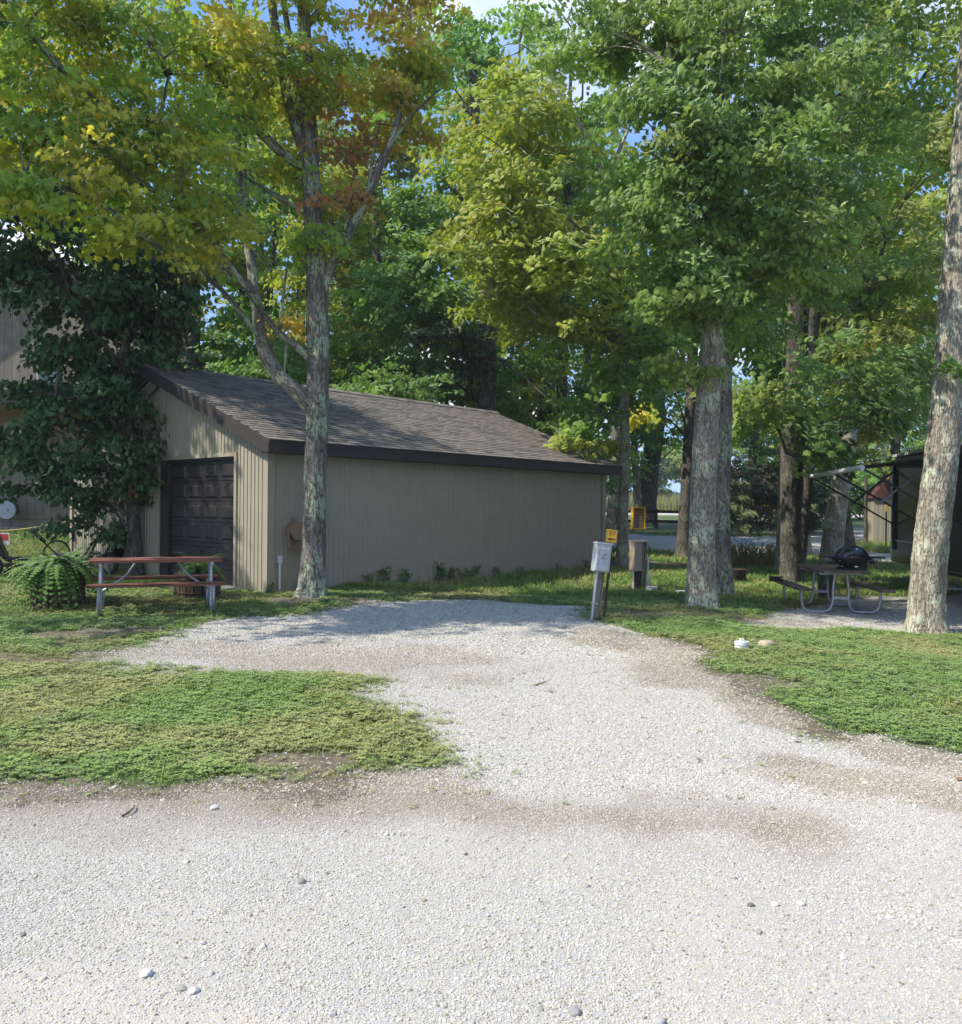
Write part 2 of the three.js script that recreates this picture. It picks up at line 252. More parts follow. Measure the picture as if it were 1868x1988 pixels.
function leafTris(shape) {                            // triangles of a folded leaf lying in x-z, pointing +x
  const R = SH[shape], out = [], c = [0.34, 0]; const p = ([w, l], s) => [l, -Math.abs(w) * 0.28 - l * l * 0.16, w * s];
  for (const s of [1, -1]) for (let i = 0; i + 1 < R.length; i++) out.push([[c[0], -0.02, 0], p(R[i], s), p(R[i + 1], s)]);
  return out;
}
function sprig(shape, n, len, size, droop, sd) {
  const keep = seed; seed = sd; const T = leafTris(shape), pos = [], nor = [], m = new THREE.Matrix4(), e = new THREE.Euler(), v = V(0, 0, 0);
  for (let i = 0; i < n; i++) {
    const t = (i + 0.5) / n, s = size * rr(0.7, 1.2), side = i % 2 ? 1 : -1; e.set(rr(-0.8, 0.8), side * rr(0.3, 1.3) + rr(-0.4, 0.4), -droop * rr(0.1, 1.5), 'YZX'); m.makeRotationFromEuler(e); m.scale(V(s, s, s)); m.setPosition(len * (t - 0.35) + rr(-0.03, 0.03), rr(-0.10, 0.10) * len, side * len * 0.22 * rr(0.1, 1.3));
    for (const tri of T) { const q = tri.map((c) => V(...c).applyMatrix4(m)); const nn = q[1].clone().sub(q[0]).cross(q[2].clone().sub(q[0])).normalize(); if (nn.y < 0) { nn.negate(); const w = q[1]; q[1] = q[2]; q[2] = w; } for (const w of q) { pos.push(w.x, w.y, w.z); nor.push(nn.x, nn.y, nn.z); } }
  }
  seed = keep; const g = new THREE.BufferGeometry(); g.setAttribute('position', new THREE.Float32BufferAttribute(pos, 3)); g.setAttribute('normal', new THREE.Float32BufferAttribute(nor, 3)); return g;
}
const SPRIG = {
  maple: [11, 12, 13].map((s) => sprig('maple', 17, 0.64, 0.108, 0.85, s)), mapleFar: [21, 22].map((s) => sprig('maple', 16, 0.95, 0.17, 0.6, s)),
  ovate: [31, 32, 33].map((s) => sprig('ovate', 10, 0.55, 0.128, 0.9, s)), far: [41, 42].map((s) => sprig('small', 20, 1.15, 0.19, 0.55, s)), bush: [51, 52].map((s) => sprig('ovate', 16, 0.5, 0.11, 0.6, s)),
  conifer: [61].map((s) => sprig('needle', 34, 0.5, 0.16, 0.4, s)), verge: [71, 72].map((s) => sprig('small', 22, 2.0, 0.34, 0.55, s)),
};
const PAL = {
  yellow: [[0.42, 0.43, 0.036], [0.32, 0.40, 0.036], [0.48, 0.43, 0.036], [0.22, 0.34, 0.036]], amber: [[0.52, 0.38, 0.05], [0.44, 0.44, 0.045], [0.46, 0.30, 0.055], [0.30, 0.40, 0.045]], rustleaf: [[0.40, 0.19, 0.06], [0.44, 0.27, 0.06], [0.34, 0.28, 0.06]],
  maple: [[0.175, 0.28, 0.05], [0.21, 0.315, 0.052], [0.145, 0.245, 0.048], [0.24, 0.32, 0.056]], lime: [[0.30, 0.37, 0.036], [0.34, 0.37, 0.038], [0.25, 0.34, 0.036]], green: [[0.165, 0.30, 0.038], [0.20, 0.325, 0.04], [0.13, 0.25, 0.036]],
  deep: [[0.042, 0.095, 0.034], [0.052, 0.11, 0.038], [0.065, 0.125, 0.044]], dusty: [[0.16, 0.20, 0.09], [0.13, 0.17, 0.07]], brown: [[0.14, 0.085, 0.050], [0.10, 0.09, 0.045]], olive: [[0.28, 0.31, 0.04], [0.22, 0.29, 0.038]],
};
const DENS = { maple: 0.72, mapleFar: 0.78, far: 0.76, bush: 1, ovate: 1.4 };
const M4 = new THREE.Matrix4(), Q = new THREE.Quaternion(), E = new THREE.Euler();
// specs: { c, r: [x, y, z], n, pal, s (size), hollow }
function crownInto(tree, specs, kind, mat, twigFrom, twigMat, name = 'crown') {
  const base = tree.position, list = SPRIG[kind], mats = list.map(() => []), cols = list.map(() => []), twigs = [];
  for (const sp of specs) {
    const per = sp.per ?? 12, m = Math.max(1, Math.round(sp.n * (DENS[kind] ?? 1) / per)), pal = PAL[sp.pal], R = (sp.r[0] + sp.r[1] + sp.r[2]) / 3;
    for (let q = 0; q < m; q++) {
      let d; do d = V(rr(-1, 1), rr(-1, 1), rr(-1, 1)); while (d.lengthSq() > 1); d.setLength(mix(d.length(), 1, sp.hollow ?? 0.35));
      const c = V(d.x * sp.r[0], d.y * sp.r[1], d.z * sp.r[2]).add(sp.c), ci = Math.floor(rnd() * pal.length), tone = rr(0.82, 1.16), sig = (sp.sig ?? 0.26) * Math.min(R, 2.2);
      if (twigFrom && q % (sp.twigEvery ?? 1) === 0) { const a = twigFrom(c, sp); if (a) { const mid = a.clone().lerp(c, 0.5); mid.y += a.distanceTo(c) * rr(-0.02, 0.16); twigs.push(tube([a.clone().sub(base), mid.sub(base), c.clone().sub(base)], [Math.min(0.045, 0.008 + 0.010 * a.distanceTo(c)), 0.012, 0.005], 5, 0.35)); } }
      for (let k = 0; k < per; k++) {
        const p = c.clone().add(V(gauss() * sig, gauss() * sig * 0.5, gauss() * sig)), yaw = Math.atan2(-(p.z - sp.c.z) + gauss() * 0.5 * R, (p.x - sp.c.x) + gauss() * 0.5 * R);
        E.set(gauss() * 0.35, yaw, rr(-0.7, 0.25), 'YZX'); Q.setFromEuler(E); const s = (sp.s ?? 1) * rr(0.75, 1.2), w = Math.floor(rnd() * list.length);
        mats[w].push(new THREE.Matrix4().compose(p.sub(base), Q, V(s, s, s))); const pc = pal[rnd() < 0.7 ? ci : Math.floor(rnd() * pal.length)], b = 1.16 * tone * rr(0.85, 1.15); cols[w].push(lin(pc[0] * b, pc[1] * b, pc[2] * b));
      }
    }
  }
  mats.forEach((l, w) => { if (!l.length) return; const im = new THREE.InstancedMesh(list[w], mat, l.length); l.forEach((mm, i) => { im.setMatrixAt(i, mm); im.setColorAt(i, cols[w][i]); }); im.name = name; im.castShadow = im.receiveShadow = true; im.userData.kind = 'stuff'; tree.add(im); });
  if (twigs.length) { const t = mesh('twigs', mg(twigs), twigMat, tree); t.userData.kind = 'stuff'; }
}
const ell = (x, y, rx, ry, z, n, pal, o = {}) => ({ c: at(x, y, z), r: [rx * -z / F, ry * -z / F, (o.rz ?? (rx + ry) / 2 * -z / F)], n, pal, ...o });
function trunkInto(tree, pts, radii, mat, o = {}) { const b = tree.position; const m = mesh(o.name ?? 'trunk', tube(pts.map((p) => p.clone().sub(b)), radii, o.radial ?? 12, o.step ?? 0.3, o.rough ?? 0, o.flare ?? 0), mat, tree); if (o.label) m.userData.label = o.label; return m; }
const nearestOn = (paths, c, down = 0.6) => { let best, bd = 1e9; for (const P of paths) for (let i = 0; i + 1 < P.length; i++) for (let k = 0; k < 6; k++) { const p = P[i].clone().lerp(P[i + 1], k / 6), d = p.distanceTo(c) + Math.max(0, p.y - c.y + down) * 1.5; if (d < bd) { bd = d; best = p; } } return best; };
// a whole tree: trunk path in photo units at depth z, crown ellipsoids, automatic main branches to each ellipsoid
function tree(name, label, group, o) {
  const b = o.base ? gnd(...o.base) : G(o.x, o.zz), t = thing(name, label, 'tree', b, 0, group), z = b.z;
  const path = [V(b.x, b.y - 0.15, b.z), ...(o.path ?? []).map(([x, y, dz]) => at(x, y, z + (dz ?? 0)))]; if (o.top) path.push(V(b.x + (o.lean ?? 0), b.y + o.top * 0.55, b.z), V(b.x + (o.lean ?? 0) * 1.6, b.y + o.top, b.z));
  trunkInto(t, path, o.radii, o.bark ?? M.barkDark, { radial: o.radial ?? 10, step: o.step ?? 0.35, rough: o.rough ?? 0.02, flare: o.flare ?? 0.35 });
  const paths = [path];
  for (const [pts, radii] of o.limbs ?? []) { const p = pts.map(([x, y, dz]) => at(x, y, z + (dz ?? 0))); trunkInto(t, p, radii, o.bark ?? M.barkDark, { radial: o.limbRadial ?? 8, step: 0.2, rough: 0.012, name: 'branch' }); paths.push(p); }
  const specs = o.crown(z, b);
  if (o.auto !== false) for (const sp of specs) { if (sp.nobranch) continue; const a = nearestOn(paths, sp.c, sp.r[1] + 0.5), dd = a.distanceTo(sp.c); if (dd < 0.8) continue; const m1 = a.clone().lerp(sp.c, 0.45); m1.y += dd * 0.10; const p = [a, m1, sp.c.clone()]; const r = Math.min(o.radii[0] * 0.42, 0.02 + dd * 0.014); trunkInto(t, p, [r, r * 0.7, r * 0.35], o.bark ?? M.barkDark, { radial: 6, step: 0.4, name: 'branch' }); paths.push(p); }
  crownInto(t, specs, o.kind, o.leaf ?? M.leaf, o.twigs === false ? null : (c, sp) => { const a = nearestOn(paths, c, 0.1); return a && a.distanceTo(c) < 3.2 ? a : null; }, o.bark ?? M.barkDark);
  return t;
}

// ---------------------------------------------------------------- the tan shed
const SHED = { x: -3.5765, z: -13.9669, yaw: 0.8305, W: 7.9585, L: 9.9685, hw: 2.5413, sl: 0.3811, oe: 0.3529, og: 0.2198, by: 0.1197 };
const shed = thing('storage_shed', 'long tan ribbed metal shed with brown shingle roof and dark roll-up door', 'shed', V(SHED.x, SHED.by, SHED.z), SHED.yaw);
{
  const { W, L, hw, sl, oe, og } = SHED, roofY = (z) => hw + 0.02 + (z > -W / 2 ? -z : W + z) * sl;    // underside of roof over local z
  // a ribbed steel panel from a to b along a wall; place(t, y, out) gives the point
  const panel = (a, b, y0, y1, place, mat, parent, name = 'siding_panel') => {
    const prof = [], pitch = 0.1145; for (let t = a; t < b - 1e-4; t += pitch) { const e = Math.min(b, t + pitch); prof.push([t + 0.001, 0], [Math.min(e, t + 0.062), 0], [Math.min(e, t + 0.070), 0.013], [Math.min(e, t + 0.088), 0.013], [Math.min(e, t + 0.096), 0]); } prof.push([b - 0.001, 0]);
    const pos = [], uv = [], push = (p, u, v) => { pos.push(p.x, p.y, p.z); uv.push(u, v); };
    for (let i = 0; i + 1 < prof.length; i++) { const [t0, o0] = prof[i], [t1, o1] = prof[i + 1]; if (t1 <= t0) continue; const A = place(t0, y0(t0), o0), B = place(t1, y0(t1), o1), C = place(t1, y1(t1), o1), D = place(t0, y1(t0), o0); for (const [p, u, v] of [[A, t0, 0], [B, t1, 0], [C, t1, 2.5], [A, t0, 0], [C, t1, 2.5], [D, t0, 2.5]]) push(p, u, v); }
    const g = new THREE.BufferGeometry(); g.setAttribute('position', new THREE.Float32BufferAttribute(pos, 3)); g.setAttribute('uv', new THREE.Float32BufferAttribute(uv, 2)); g.computeVertexNormals(); return mesh(name, g, mat, parent);
  };
  const wallR = mesh('side_wall', box(L - 0.02, hw + 0.3, 0.1, L / 2, (hw - 0.3) / 2, -0.07), M.tan2, shed);
  const n = 11, w = (L - 0.16) / n; for (let i = 0; i < n; i++) panel(0.08 + i * w, 0.08 + (i + 1) * w - 0.004, () => -0.10, () => hw - 0.02, (t, y, o) => V(t, y, o), i % 3 ? M.tan : M.tan2, wallR);
  // gable wall with an opening for the door
  const d0 = 1.0, d1 = 3.75, dh = 2.32, gs = new THREE.Shape(); gs.moveTo(0.02, -0.3); gs.lineTo(d0, -0.3); gs.lineTo(d0, dh); gs.lineTo(d1, dh); gs.lineTo(d1, -0.3); gs.lineTo(W - 0.02, -0.3); gs.lineTo(W - 0.02, hw); gs.lineTo(W / 2, roofY(-W / 2) - 0.03); gs.lineTo(0.02, hw);
  const gw = new THREE.ExtrudeGeometry(gs, { depth: 0.1, bevelEnabled: false }); gw.rotateY(Math.PI / 2); gw.translate(0.015, 0, 0);
  const gable = mesh('gable_wall', gw, M.tan2, shed);
  const m = 9, ww = (W - 0.16) / m; let k = 0;
  for (let i = 0; i < m; i++) { const a = 0.08 + i * ww, b = a + ww - 0.004, top = (t) => roofY(-t) - 0.05; const cuts = [[a, Math.min(b, d0 - 0.07), -0.10], [Math.max(a, d0 - 0.07), Math.min(b, d1 + 0.07), dh + 0.07], [Math.max(a, d1 + 0.07), b, -0.10]]; for (const [p, q, yb] of cuts) if (q - p > 0.03) panel(p, q, () => yb, top, (t, y, o) => V(-o, y, -t), k++ % 3 ? M.tan : M.tan2, gable); }
  mesh('back_wall', box(L, hw + 0.3, 0.1, L / 2, (hw - 0.3) / 2, -W + 0.06), M.tan2, shed); const fg = gw.clone(); fg.translate(L - 0.13, 0, 0);
  const bs = new THREE.Shape(); bs.moveTo(0.1, -0.3); bs.lineTo(W - 0.1, -0.3); bs.lineTo(W - 0.1, hw); bs.lineTo(W / 2, roofY(-W / 2) - 0.03); bs.lineTo(0.1, hw); const bg = new THREE.ExtrudeGeometry(bs, { depth: 0.1, bevelEnabled: false }); bg.rotateY(Math.PI / 2); bg.translate(L - 0.12, 0, 0); mesh('end_wall', bg, M.tan2, shed);
  for (const [x, z] of [[0.02, 0.005], [L - 0.02, 0.005], [0.0, -W]]) mesh('corner_trim', mg([box(0.12, hw + 0.1, 0.022, x + (x < 1 ? 0.045 : -0.045), (hw - 0.1) / 2 - 0.02, z + 0.017), box(0.022, hw + 0.1, 0.12, x - (x < 1 ? 0.03 : -0.03), (hw - 0.1) / 2 - 0.02, z - 0.03)]), M.tan2, shed);
  // door: jambs, rows of stamped panels
  const door = mesh('garage_door', box(0.03, dh - 0.04, 2.44, 0.115, dh / 2 - 0.02, -(d0 + 1.22)), M.door, shed);
  for (let r = 0; r < 6; r++) { const y0 = r * 0.378 + 0.012; mesh('door_section', box(0.022, 0.366, 2.42, 0.089, y0 + 0.183, -(d0 + 1.22), 0.006), M.door, door); for (let c = 0; c < 4; c++) { const q = new THREE.BoxGeometry(0.03, 0.235, 0.46); const p = q.attributes.position; for (let i = 0; i < p.count; i++) if (p.getX(i) < 0) { p.setY(i, p.getY(i) * 0.8); p.setZ(i, p.getZ(i) * 0.9); } q.computeVertexNormals(); q.translate(0.064, y0 + 0.185, -(d0 + 0.33 + c * 0.595)); mesh('raised_panel', q, M.door, door); } }
  mesh('door_handle', box(0.04, 0.03, 0.14, 0.05, 0.62, -(d0 + 1.22), 0.01), M.black, door);
  mesh('door_jamb', mg([box(0.13, dh, 0.31, 0.08, dh / 2, -(d1 - 0.15)), box(0.13, 0.05, d1 - d0 - 0.33, 0.081, dh - 0.025, -(d0 + (d1 - d0) / 2 - 0.15))]), M.trim, shed);
  mesh('door_casing', mg([box(0.03, dh + 0.07, 0.07, -0.016, dh / 2 + 0.035, -d0 + 0.035), box(0.03, dh + 0.07, 0.07, -0.016, dh / 2 + 0.035, -d1 - 0.035), box(0.03, 0.07, d1 - d0 + 0.002, -0.015, dh + 0.035, -(d0 + d1) / 2)]), M.tan2, shed);
  mesh('apron', box(1.0, 0.14, d1 - d0 + 0.3, -0.35, -0.045, -(d0 + d1) / 2, 0.02), M.conc, shed);
  // roof
  const e = (z) => hw + 0.10 + (z > -W / 2 ? -z : W + z) * sl, ang = Math.atan(sl), S = (W / 2 + oe) / Math.cos(ang), LX = L + 2 * og;
  const slab = (front) => { const g = box(LX, 0.07, S); g.rotateX(front ? ang : -ang); const zc = front ? (oe - W / 2) / 2 : -W - oe + (W / 2 + oe) / 2; g.translate(L / 2, e(zc) + 0.01, zc); return g; };
  const roof = mesh('roof', mg([slab(true), slab(false)]), std(lin(0.05, 0.043, 0.038), 0.95), shed);
  const tones = [[0.19, 0.166, 0.146], [0.162, 0.145, 0.13], [0.225, 0.195, 0.168], [0.125, 0.113, 0.104], [0.20, 0.174, 0.15]].map((c) => std(lin(...c), 0.97, 0, { map: rep(tFleck, 4, 4), bumpMap: rep(tFleck, 9, 9), bumpScale: 0.003 }));
  const ex = 0.1445, rows = Math.floor(S / ex), all = [], sw = 0.31, geoCache = {};
  const wm = shed.matrixWorld; shed.updateMatrixWorld();
  for (let r = 0; r < rows; r++) for (let c = -1; c * sw < LX + sw; c++) { const x0 = Math.max(-og - 0.01, -og + c * sw + (r % 2) * sw / 2 + rr(-0.04, 0.04)), x1 = Math.min(L + og + 0.01, -og + (c + 1) * sw + (r % 2) * sw / 2 - 0.008); if (x1 - x0 < 0.05) continue; const s = r * ex, zc = oe + 0.02 - (s + ex / 2) * Math.cos(ang), x = (x0 + x1) / 2; all.push({ w: Math.round((x1 - x0) * 50) / 50, x, z: zc, y: e(zc) + 0.052, d: V(x, e(zc), zc).applyMatrix4(wm).distanceTo(camera.position), t: Math.floor(rnd() * 5), dz: rr(0, 0.012) }); }
  all.sort((a, b) => a.d - b.d);
  const sg = (w) => geoCache[w] ??= (() => { const g = box(w, 0.014, ex + 0.035); const p = g.attributes.position; for (let i = 0; i < p.count; i++) if (p.getZ(i) < 0) p.setY(i, p.getY(i) - 0.012); g.rotateX(ang); g.computeVertexNormals(); return g; })();
  all.slice(0, 300).forEach((q) => { const s = mesh('shingle', sg(q.w), tones[q.t], roof); s.position.set(q.x, q.y, q.z + q.dz); });
  const rest = all.slice(300), pos = [], nor = [], col = [], uv = []; for (const q of rest) { const g = sg(q.w).toNonIndexed(), p = g.attributes.position, nn = g.attributes.normal, cc = tones[q.t].color; for (let i = 0; i < p.count; i++) { pos.push(p.getX(i) + q.x, p.getY(i) + q.y, p.getZ(i) + q.z + q.dz); nor.push(nn.getX(i), nn.getY(i), nn.getZ(i)); col.push(cc.r, cc.g, cc.b); uv.push(p.getX(i) * 4 + q.x, p.getZ(i) * 4); } }
  const rg = new THREE.BufferGeometry(); rg.setAttribute('position', new THREE.Float32BufferAttribute(pos, 3)); rg.setAttribute('normal', new THREE.Float32BufferAttribute(nor, 3)); rg.setAttribute('color', new THREE.Float32BufferAttribute(col, 3)); rg.setAttribute('uv', new THREE.Float32BufferAttribute(uv, 2));
  mesh('shingles', rg, std(lin(1, 1, 1), 0.97, 0, { vertexColors: true, map: rep(tFleck, 1, 1), bumpMap: rep(tFleck, 2, 2), bumpScale: 0.003 }), roof).userData.kind = 'stuff';
  for (let i = 0; i * 0.3 < LX; i++) { const g = new THREE.Shape(); g.moveTo(-0.14, -0.14 * sl - 0.008); g.lineTo(0, 0.012); g.lineTo(0.14, -0.14 * sl - 0.008); g.lineTo(0.14, -0.14 * sl + 0.006); g.lineTo(0, 0.026); g.lineTo(-0.14, -0.14 * sl + 0.006); const q = new THREE.ExtrudeGeometry(g, { depth: 0.32, bevelEnabled: false }); q.rotateY(Math.PI / 2); q.translate(-og + i * 0.3 - 0.01, e(-W / 2) + 0.066 + (i % 2) * 0.004, -W / 2); mesh('ridge_cap', q, tones[i % 5], roof); }
  mesh('eave_fascia', box(LX, 0.20, 0.03, L / 2, e(oe) - 0.075, oe - 0.005), M.trim, shed); mesh('soffit', box(LX - 0.06, 0.02, oe - 0.03, L / 2, e(oe) - 0.16, oe / 2 - 0.01), M.trim, shed);
  for (const side of [0, 1]) for (const fr of [1, 0]) { const g = box(0.03, 0.23, S); g.rotateX(fr ? ang : -ang); const zc = fr ? (oe - W / 2) / 2 : -W - oe + (W / 2 + oe) / 2; g.translate(side ? L + og - 0.012 : -og + 0.012, e(zc) - 0.085, zc); mesh('rake_fascia', g, M.trim, shed); const s = box(og - 0.03, 0.015, S - 0.1); s.rotateX(fr ? ang : -ang); s.translate(side ? L + og / 2 - 0.01 : -og / 2, e(zc) - 0.10, zc); mesh('rake_soffit', s, M.tan2, shed); if (!side) { const t = box(0.02, 0.035, S - 0.45); t.rotateX(fr ? ang : -ang); t.translate(-0.03, e(zc) - 0.135, zc - (fr ? 0.15 : -0.15)); mesh('gable_trim', t, M.white, shed); } }
}
const S2W = (x, y, z) => V(x, y, z).applyMatrix4(shed.matrixWorld);

// ---------------------------------------------------------------- the big gambrel barn
{
  const z = -28, y0 = hgt(-12, -28) - 0.1, b = thing('gambrel_barn', 'tall tan gambrel barn with grooved board siding and dark roof edge', 'barn', V(-15, y0, z));
  const kx = 4.5, ky = 6.5, ex = 5.05, ey = 4.3, py = 9.7, depth = 10, sh = new THREE.Shape();
  sh.moveTo(-ex + 0.2, -0.2); sh.lineTo(ex - 0.2, -0.2); sh.lineTo(ex - 0.2, ey); sh.lineTo(kx - 0.1, ky - 0.05); sh.lineTo(0, py - 0.1); sh.lineTo(-kx + 0.1, ky - 0.05); sh.lineTo(-ex + 0.2, ey);
  const g = new THREE.ExtrudeGeometry(sh, { depth: depth - 0.1, bevelEnabled: false }); g.translate(0, 0, -depth); const wall = mesh('wall', g, std(lin(0.14, 0.12, 0.09), 0.9), b);
  const topAt = (x) => { const a = Math.abs(x); return a < kx ? py - 0.1 - (py - ky) * a / kx : ky - (ky - ey) * (a - kx) / (ex - kx); };
  for (let i = 0; i < 36; i++) { const xa = -ex + 0.2 + i * 0.27, xb = xa + 0.258; if (xb > ex - 0.15) break; const s = new THREE.Shape(); s.moveTo(xa, 0.25); s.lineTo(xb, 0.25); s.lineTo(xb, topAt(xb) - 0.06); if (xa < 0 && xb > 0) s.lineTo(0, topAt(0) - 0.06); s.lineTo(xa, topAt(xa) - 0.06); const q = new THREE.ExtrudeGeometry(s, { depth: 0.03, bevelEnabled: false }); q.translate(0, 0, -0.09); mesh('siding_board', q, i % 2 ? M.barn : M.barn2, wall); }
  mesh('foundation', box(2 * ex - 0.3, 0.55, 0.2, 0, 0.0, -0.1), M.conc, b); mesh('skirt_board', box(2 * ex - 0.4, 0.12, 0.03, 0, 0.62, -0.04), M.barn2, b); mesh('belt_board', box(2 * ex - 0.4, 0.10, 0.03, 0, 1.45, -0.04), M.barn2, b);
  const rm = std(lin(0.045, 0.038, 0.034), 0.95, 0, { map: rep(tFleck, 1, 1) });
  for (const s of [-1, 1]) { mesh('roof', bar(V(s * -0.05, py, 0), V(s * (kx + 0.02), ky, 0), 0.12).translate(0, 0, 0), rm, b).scale.z = 1; const pts = [[0, py], [kx, ky], [ex + 0.15, ey - 0.2]]; for (let i = 0; i < 2; i++) { const [xa, ya] = pts[i], [xb, yb] = pts[i + 1], l = Math.hypot(xb - xa, yb - ya), q = box(l, 0.12, depth + 0.5); q.rotateZ(Math.atan2(yb - ya, xb - xa)); q.translate((xa + xb) / 2, (ya + yb) / 2 + 0.06, -depth / 2 + 0.05); if (s < 0) q.scale(-1, 1, 1); mesh('roof', q, rm, b); const f = box(l, 0.24, 0.04); f.rotateZ(Math.atan2(yb - ya, xb - xa)); f.translate((xa + xb) / 2, (ya + yb) / 2 + 0.0, 0.32); if (s < 0) f.scale(-1, 1, 1); mesh('rake_board', f, M.trim, b); } }
  // the lean-to roof across the front, its warm board ceiling and posts
  const pr = mesh('porch_roof', box(8.2, 0.34, 1.9, -0.6, 4.35, 0.9), M.trim, b); for (let i = 0; i < 7; i++) mesh('ceiling_board', box(8.1, 0.03, 0.255, -0.6, 4.14 - i * 0.004, 1.7 - i * 0.262), std(lin(0.33, 0.22, 0.10), 0.8, 0, { map: rep(tFleck, 1, 1) }), pr);
  const ceil = mesh('header_beam', box(8.2, 0.62, 0.12, -0.6, 3.85, 0.02), std(lin(0.30, 0.20, 0.095), 0.8, 0, { map: rep(tFleck, 1, 1) }), b);
  const dr = mesh('door', box(2.2, 2.3, 0.05, 2.6, 1.45, -0.02), M.barn2, b); for (let i = 0; i < 7; i++) mesh('door_board', box(0.30, 2.26, 0.03, 1.68 + i * 0.306, 1.45, 0.02), i % 2 ? M.barn : M.barn2, dr); mesh('door_rail', box(2.3, 0.08, 0.06, 2.5, 2.68, 0.03), M.trim, b);
  const v = mesh('gable_vent', box(0.55, 0.5, 0.05, 2.0, 7.3, -0.02), M.white, b); for (let i = 0; i < 6; i++) mesh('louvre', box(0.5, 0.03, 0.05, 2.0, 7.1 + i * 0.08, 0.02).rotateX(0), M.paleGrey, v);
  const ac = thing('window_air_conditioner', 'pale boxy air conditioner set in the upper barn wall', 'air conditioner', at(97, 730, -27.7)); mesh('housing', box(0.62, 0.5, 0.5, 0, 0, 0, 0.02), M.paleGrey, ac); for (let i = 0; i < 7; i++) mesh('grille_slat', box(0.5, 0.02, 0.02, 0, -0.2 + i * 0.065, 0.26), M.black, ac);
  const hr = thing('wall_hose_reel', 'round grey hose reel with dark rim hung on barn wall', 'hose reel', at(14, 990, -27.5)); const disc = cyl(0.30, 0.30, 0.1, 0, 0, 0, 28); disc.rotateX(Math.PI / 2); mesh('disc', disc, M.paleGrey, hr); const rim = new THREE.TorusGeometry(0.36, 0.035, 8, 30, Math.PI * 1.25); rim.rotateZ(-0.4); mesh('hose', rim, M.black, hr); const hub = cyl(0.07, 0.07, 0.16, 0, 0, 0, 14); hub.rotateX(Math.PI / 2); mesh('hub', hub, M.paleGrey, hr); mesh('bracket', box(0.08, 0.5, 0.35, 0, 0, -0.2), M.black, hr);
}

// ---------------------------------------------------------------- trees
// T1: the maple turning yellow, in front of the shed corner
tree('maple_tree', 'lichen-spotted maple turning yellow and orange in front of the shed corner', null, {
  base: [603, 1158], radii: [0.215, 0.18, 0.172, 0.185, 0.155, 0.135, 0.11, 0.085, 0.055], radial: 30, step: 0.06, rough: 0.035, flare: 0.5, bark: M.barkMaple, kind: 'maple',
  path: [[610, 1060], [612, 930], [616, 800], [617, 640], [612, 480], [602, 310], [594, 130], [586, -80], [575, -260]],
  limbRadial: 14,
  limbs: [
    [[[612, 800], [585, 768], [544, 733], [507, 659, 0.1], [499, 590, 0.2], [483, 557, 0.3], [442, 525, 0.5], [409, 467, 0.8], [355, 390, 1.2], [270, 300, 1.8]], [0.15, 0.135, 0.125, 0.11, 0.095, 0.085, 0.07, 0.055, 0.04, 0.025]],
    [[[494, 575, 0.2], [488, 510, 0.1], [470, 430, 0], [462, 300, 0], [455, 120, 0.2], [440, -80, 0.3]], [0.085, 0.075, 0.065, 0.055, 0.045, 0.03]],
    [[[612, 715], [597, 692], [548, 651, 0.2], [515, 614, 0.4], [480, 560, 0.9]], [0.08, 0.06, 0.05, 0.04, 0.025]],
    [[[618, 590], [631, 544], [656, 491], [697, 413, 0.1], [746, 307, 0.2], [774, 229, 0.2], [795, 164, 0.2], [803, 102, 0.2]], [0.10, 0.085, 0.08, 0.07, 0.055, 0.045, 0.035, 0.02]],
    [[[608, 340], [594, 300], [558, 184], [533, 41], [515, -100]], [0.11, 0.10, 0.08, 0.065, 0.05]], [[[598, 290], [574, 143], [553, 12], [545, -120]], [0.07, 0.06, 0.045, 0.03]],
    [[[602, 330], [550, 300], [420, 150, 0.6], [350, 30, 1.0], [320, -100, 1.4]], [0.09, 0.08, 0.07, 0.06, 0.045]], [[[604, 420], [560, 395], [520, 370, 0.4], [470, 340, 0.8]], [0.05, 0.04, 0.03, 0.015]],
  ],
  crown: (z) => [
    ell(110, 130, 170, 130, z + 2.6, 250, 'yellow'), ell(230, 320, 190, 110, z + 2.2, 260, 'yellow'), ell(330, 130, 170, 130, z + 1.6, 230, 'yellow'), ell(480, 210, 120, 150, z + 0.6, 170, 'yellow'), ell(290, 470, 100, 60, z + 2.0, 70, 'yellow'), ell(430, 430, 110, 60, z + 1.0, 70, 'yellow'),
    ell(530, 80, 130, 110, z, 150, 'yellow'), ell(640, 90, 90, 110, z + 0.2, 80, 'amber'), ell(560, 500, 80, 80, z + 0.4, 40, 'yellow'), ell(620, 430, 70, 60, z - 0.6, 26, 'amber'), ell(690, 320, 90, 90, z, 30, 'rustleaf', { per: 5 }), ell(740, 230, 90, 90, z, 75, 'amber'), ell(800, 130, 100, 80, z + 0.2, 90, 'amber'), ell(860, 170, 70, 60, z + 0.3, 40, 'yellow'), ell(720, 400, 70, 30, z, 22, 'rustleaf'), ell(20, 330, 90, 80, z + 2.8, 70, 'yellow'),
    ell(150, -150, 260, 160, z + 1.6, 260, 'yellow'), ell(480, -180, 260, 160, z + 0.2, 260, 'yellow'), ell(760, -120, 180, 120, z, 150, 'amber'), ell(600, -400, 260, 150, z - 0.3, 200, 'yellow'), ell(330, -330, 200, 120, z + 0.6, 130, 'yellow'), ell(560, 640, 50, 30, z + 0.3, 8, 'amber', { per: 8 }),
    ...[[-7.2, 8.6, -9.6, 1.4], [-5.4, 9.4, -10.0, 1.5]].map(([x, y, zz, r]) => ({ c: V(x, y, zz), r: [r, r * 0.6, r], n: 120, pal: 'yellow' })),
  ],
});
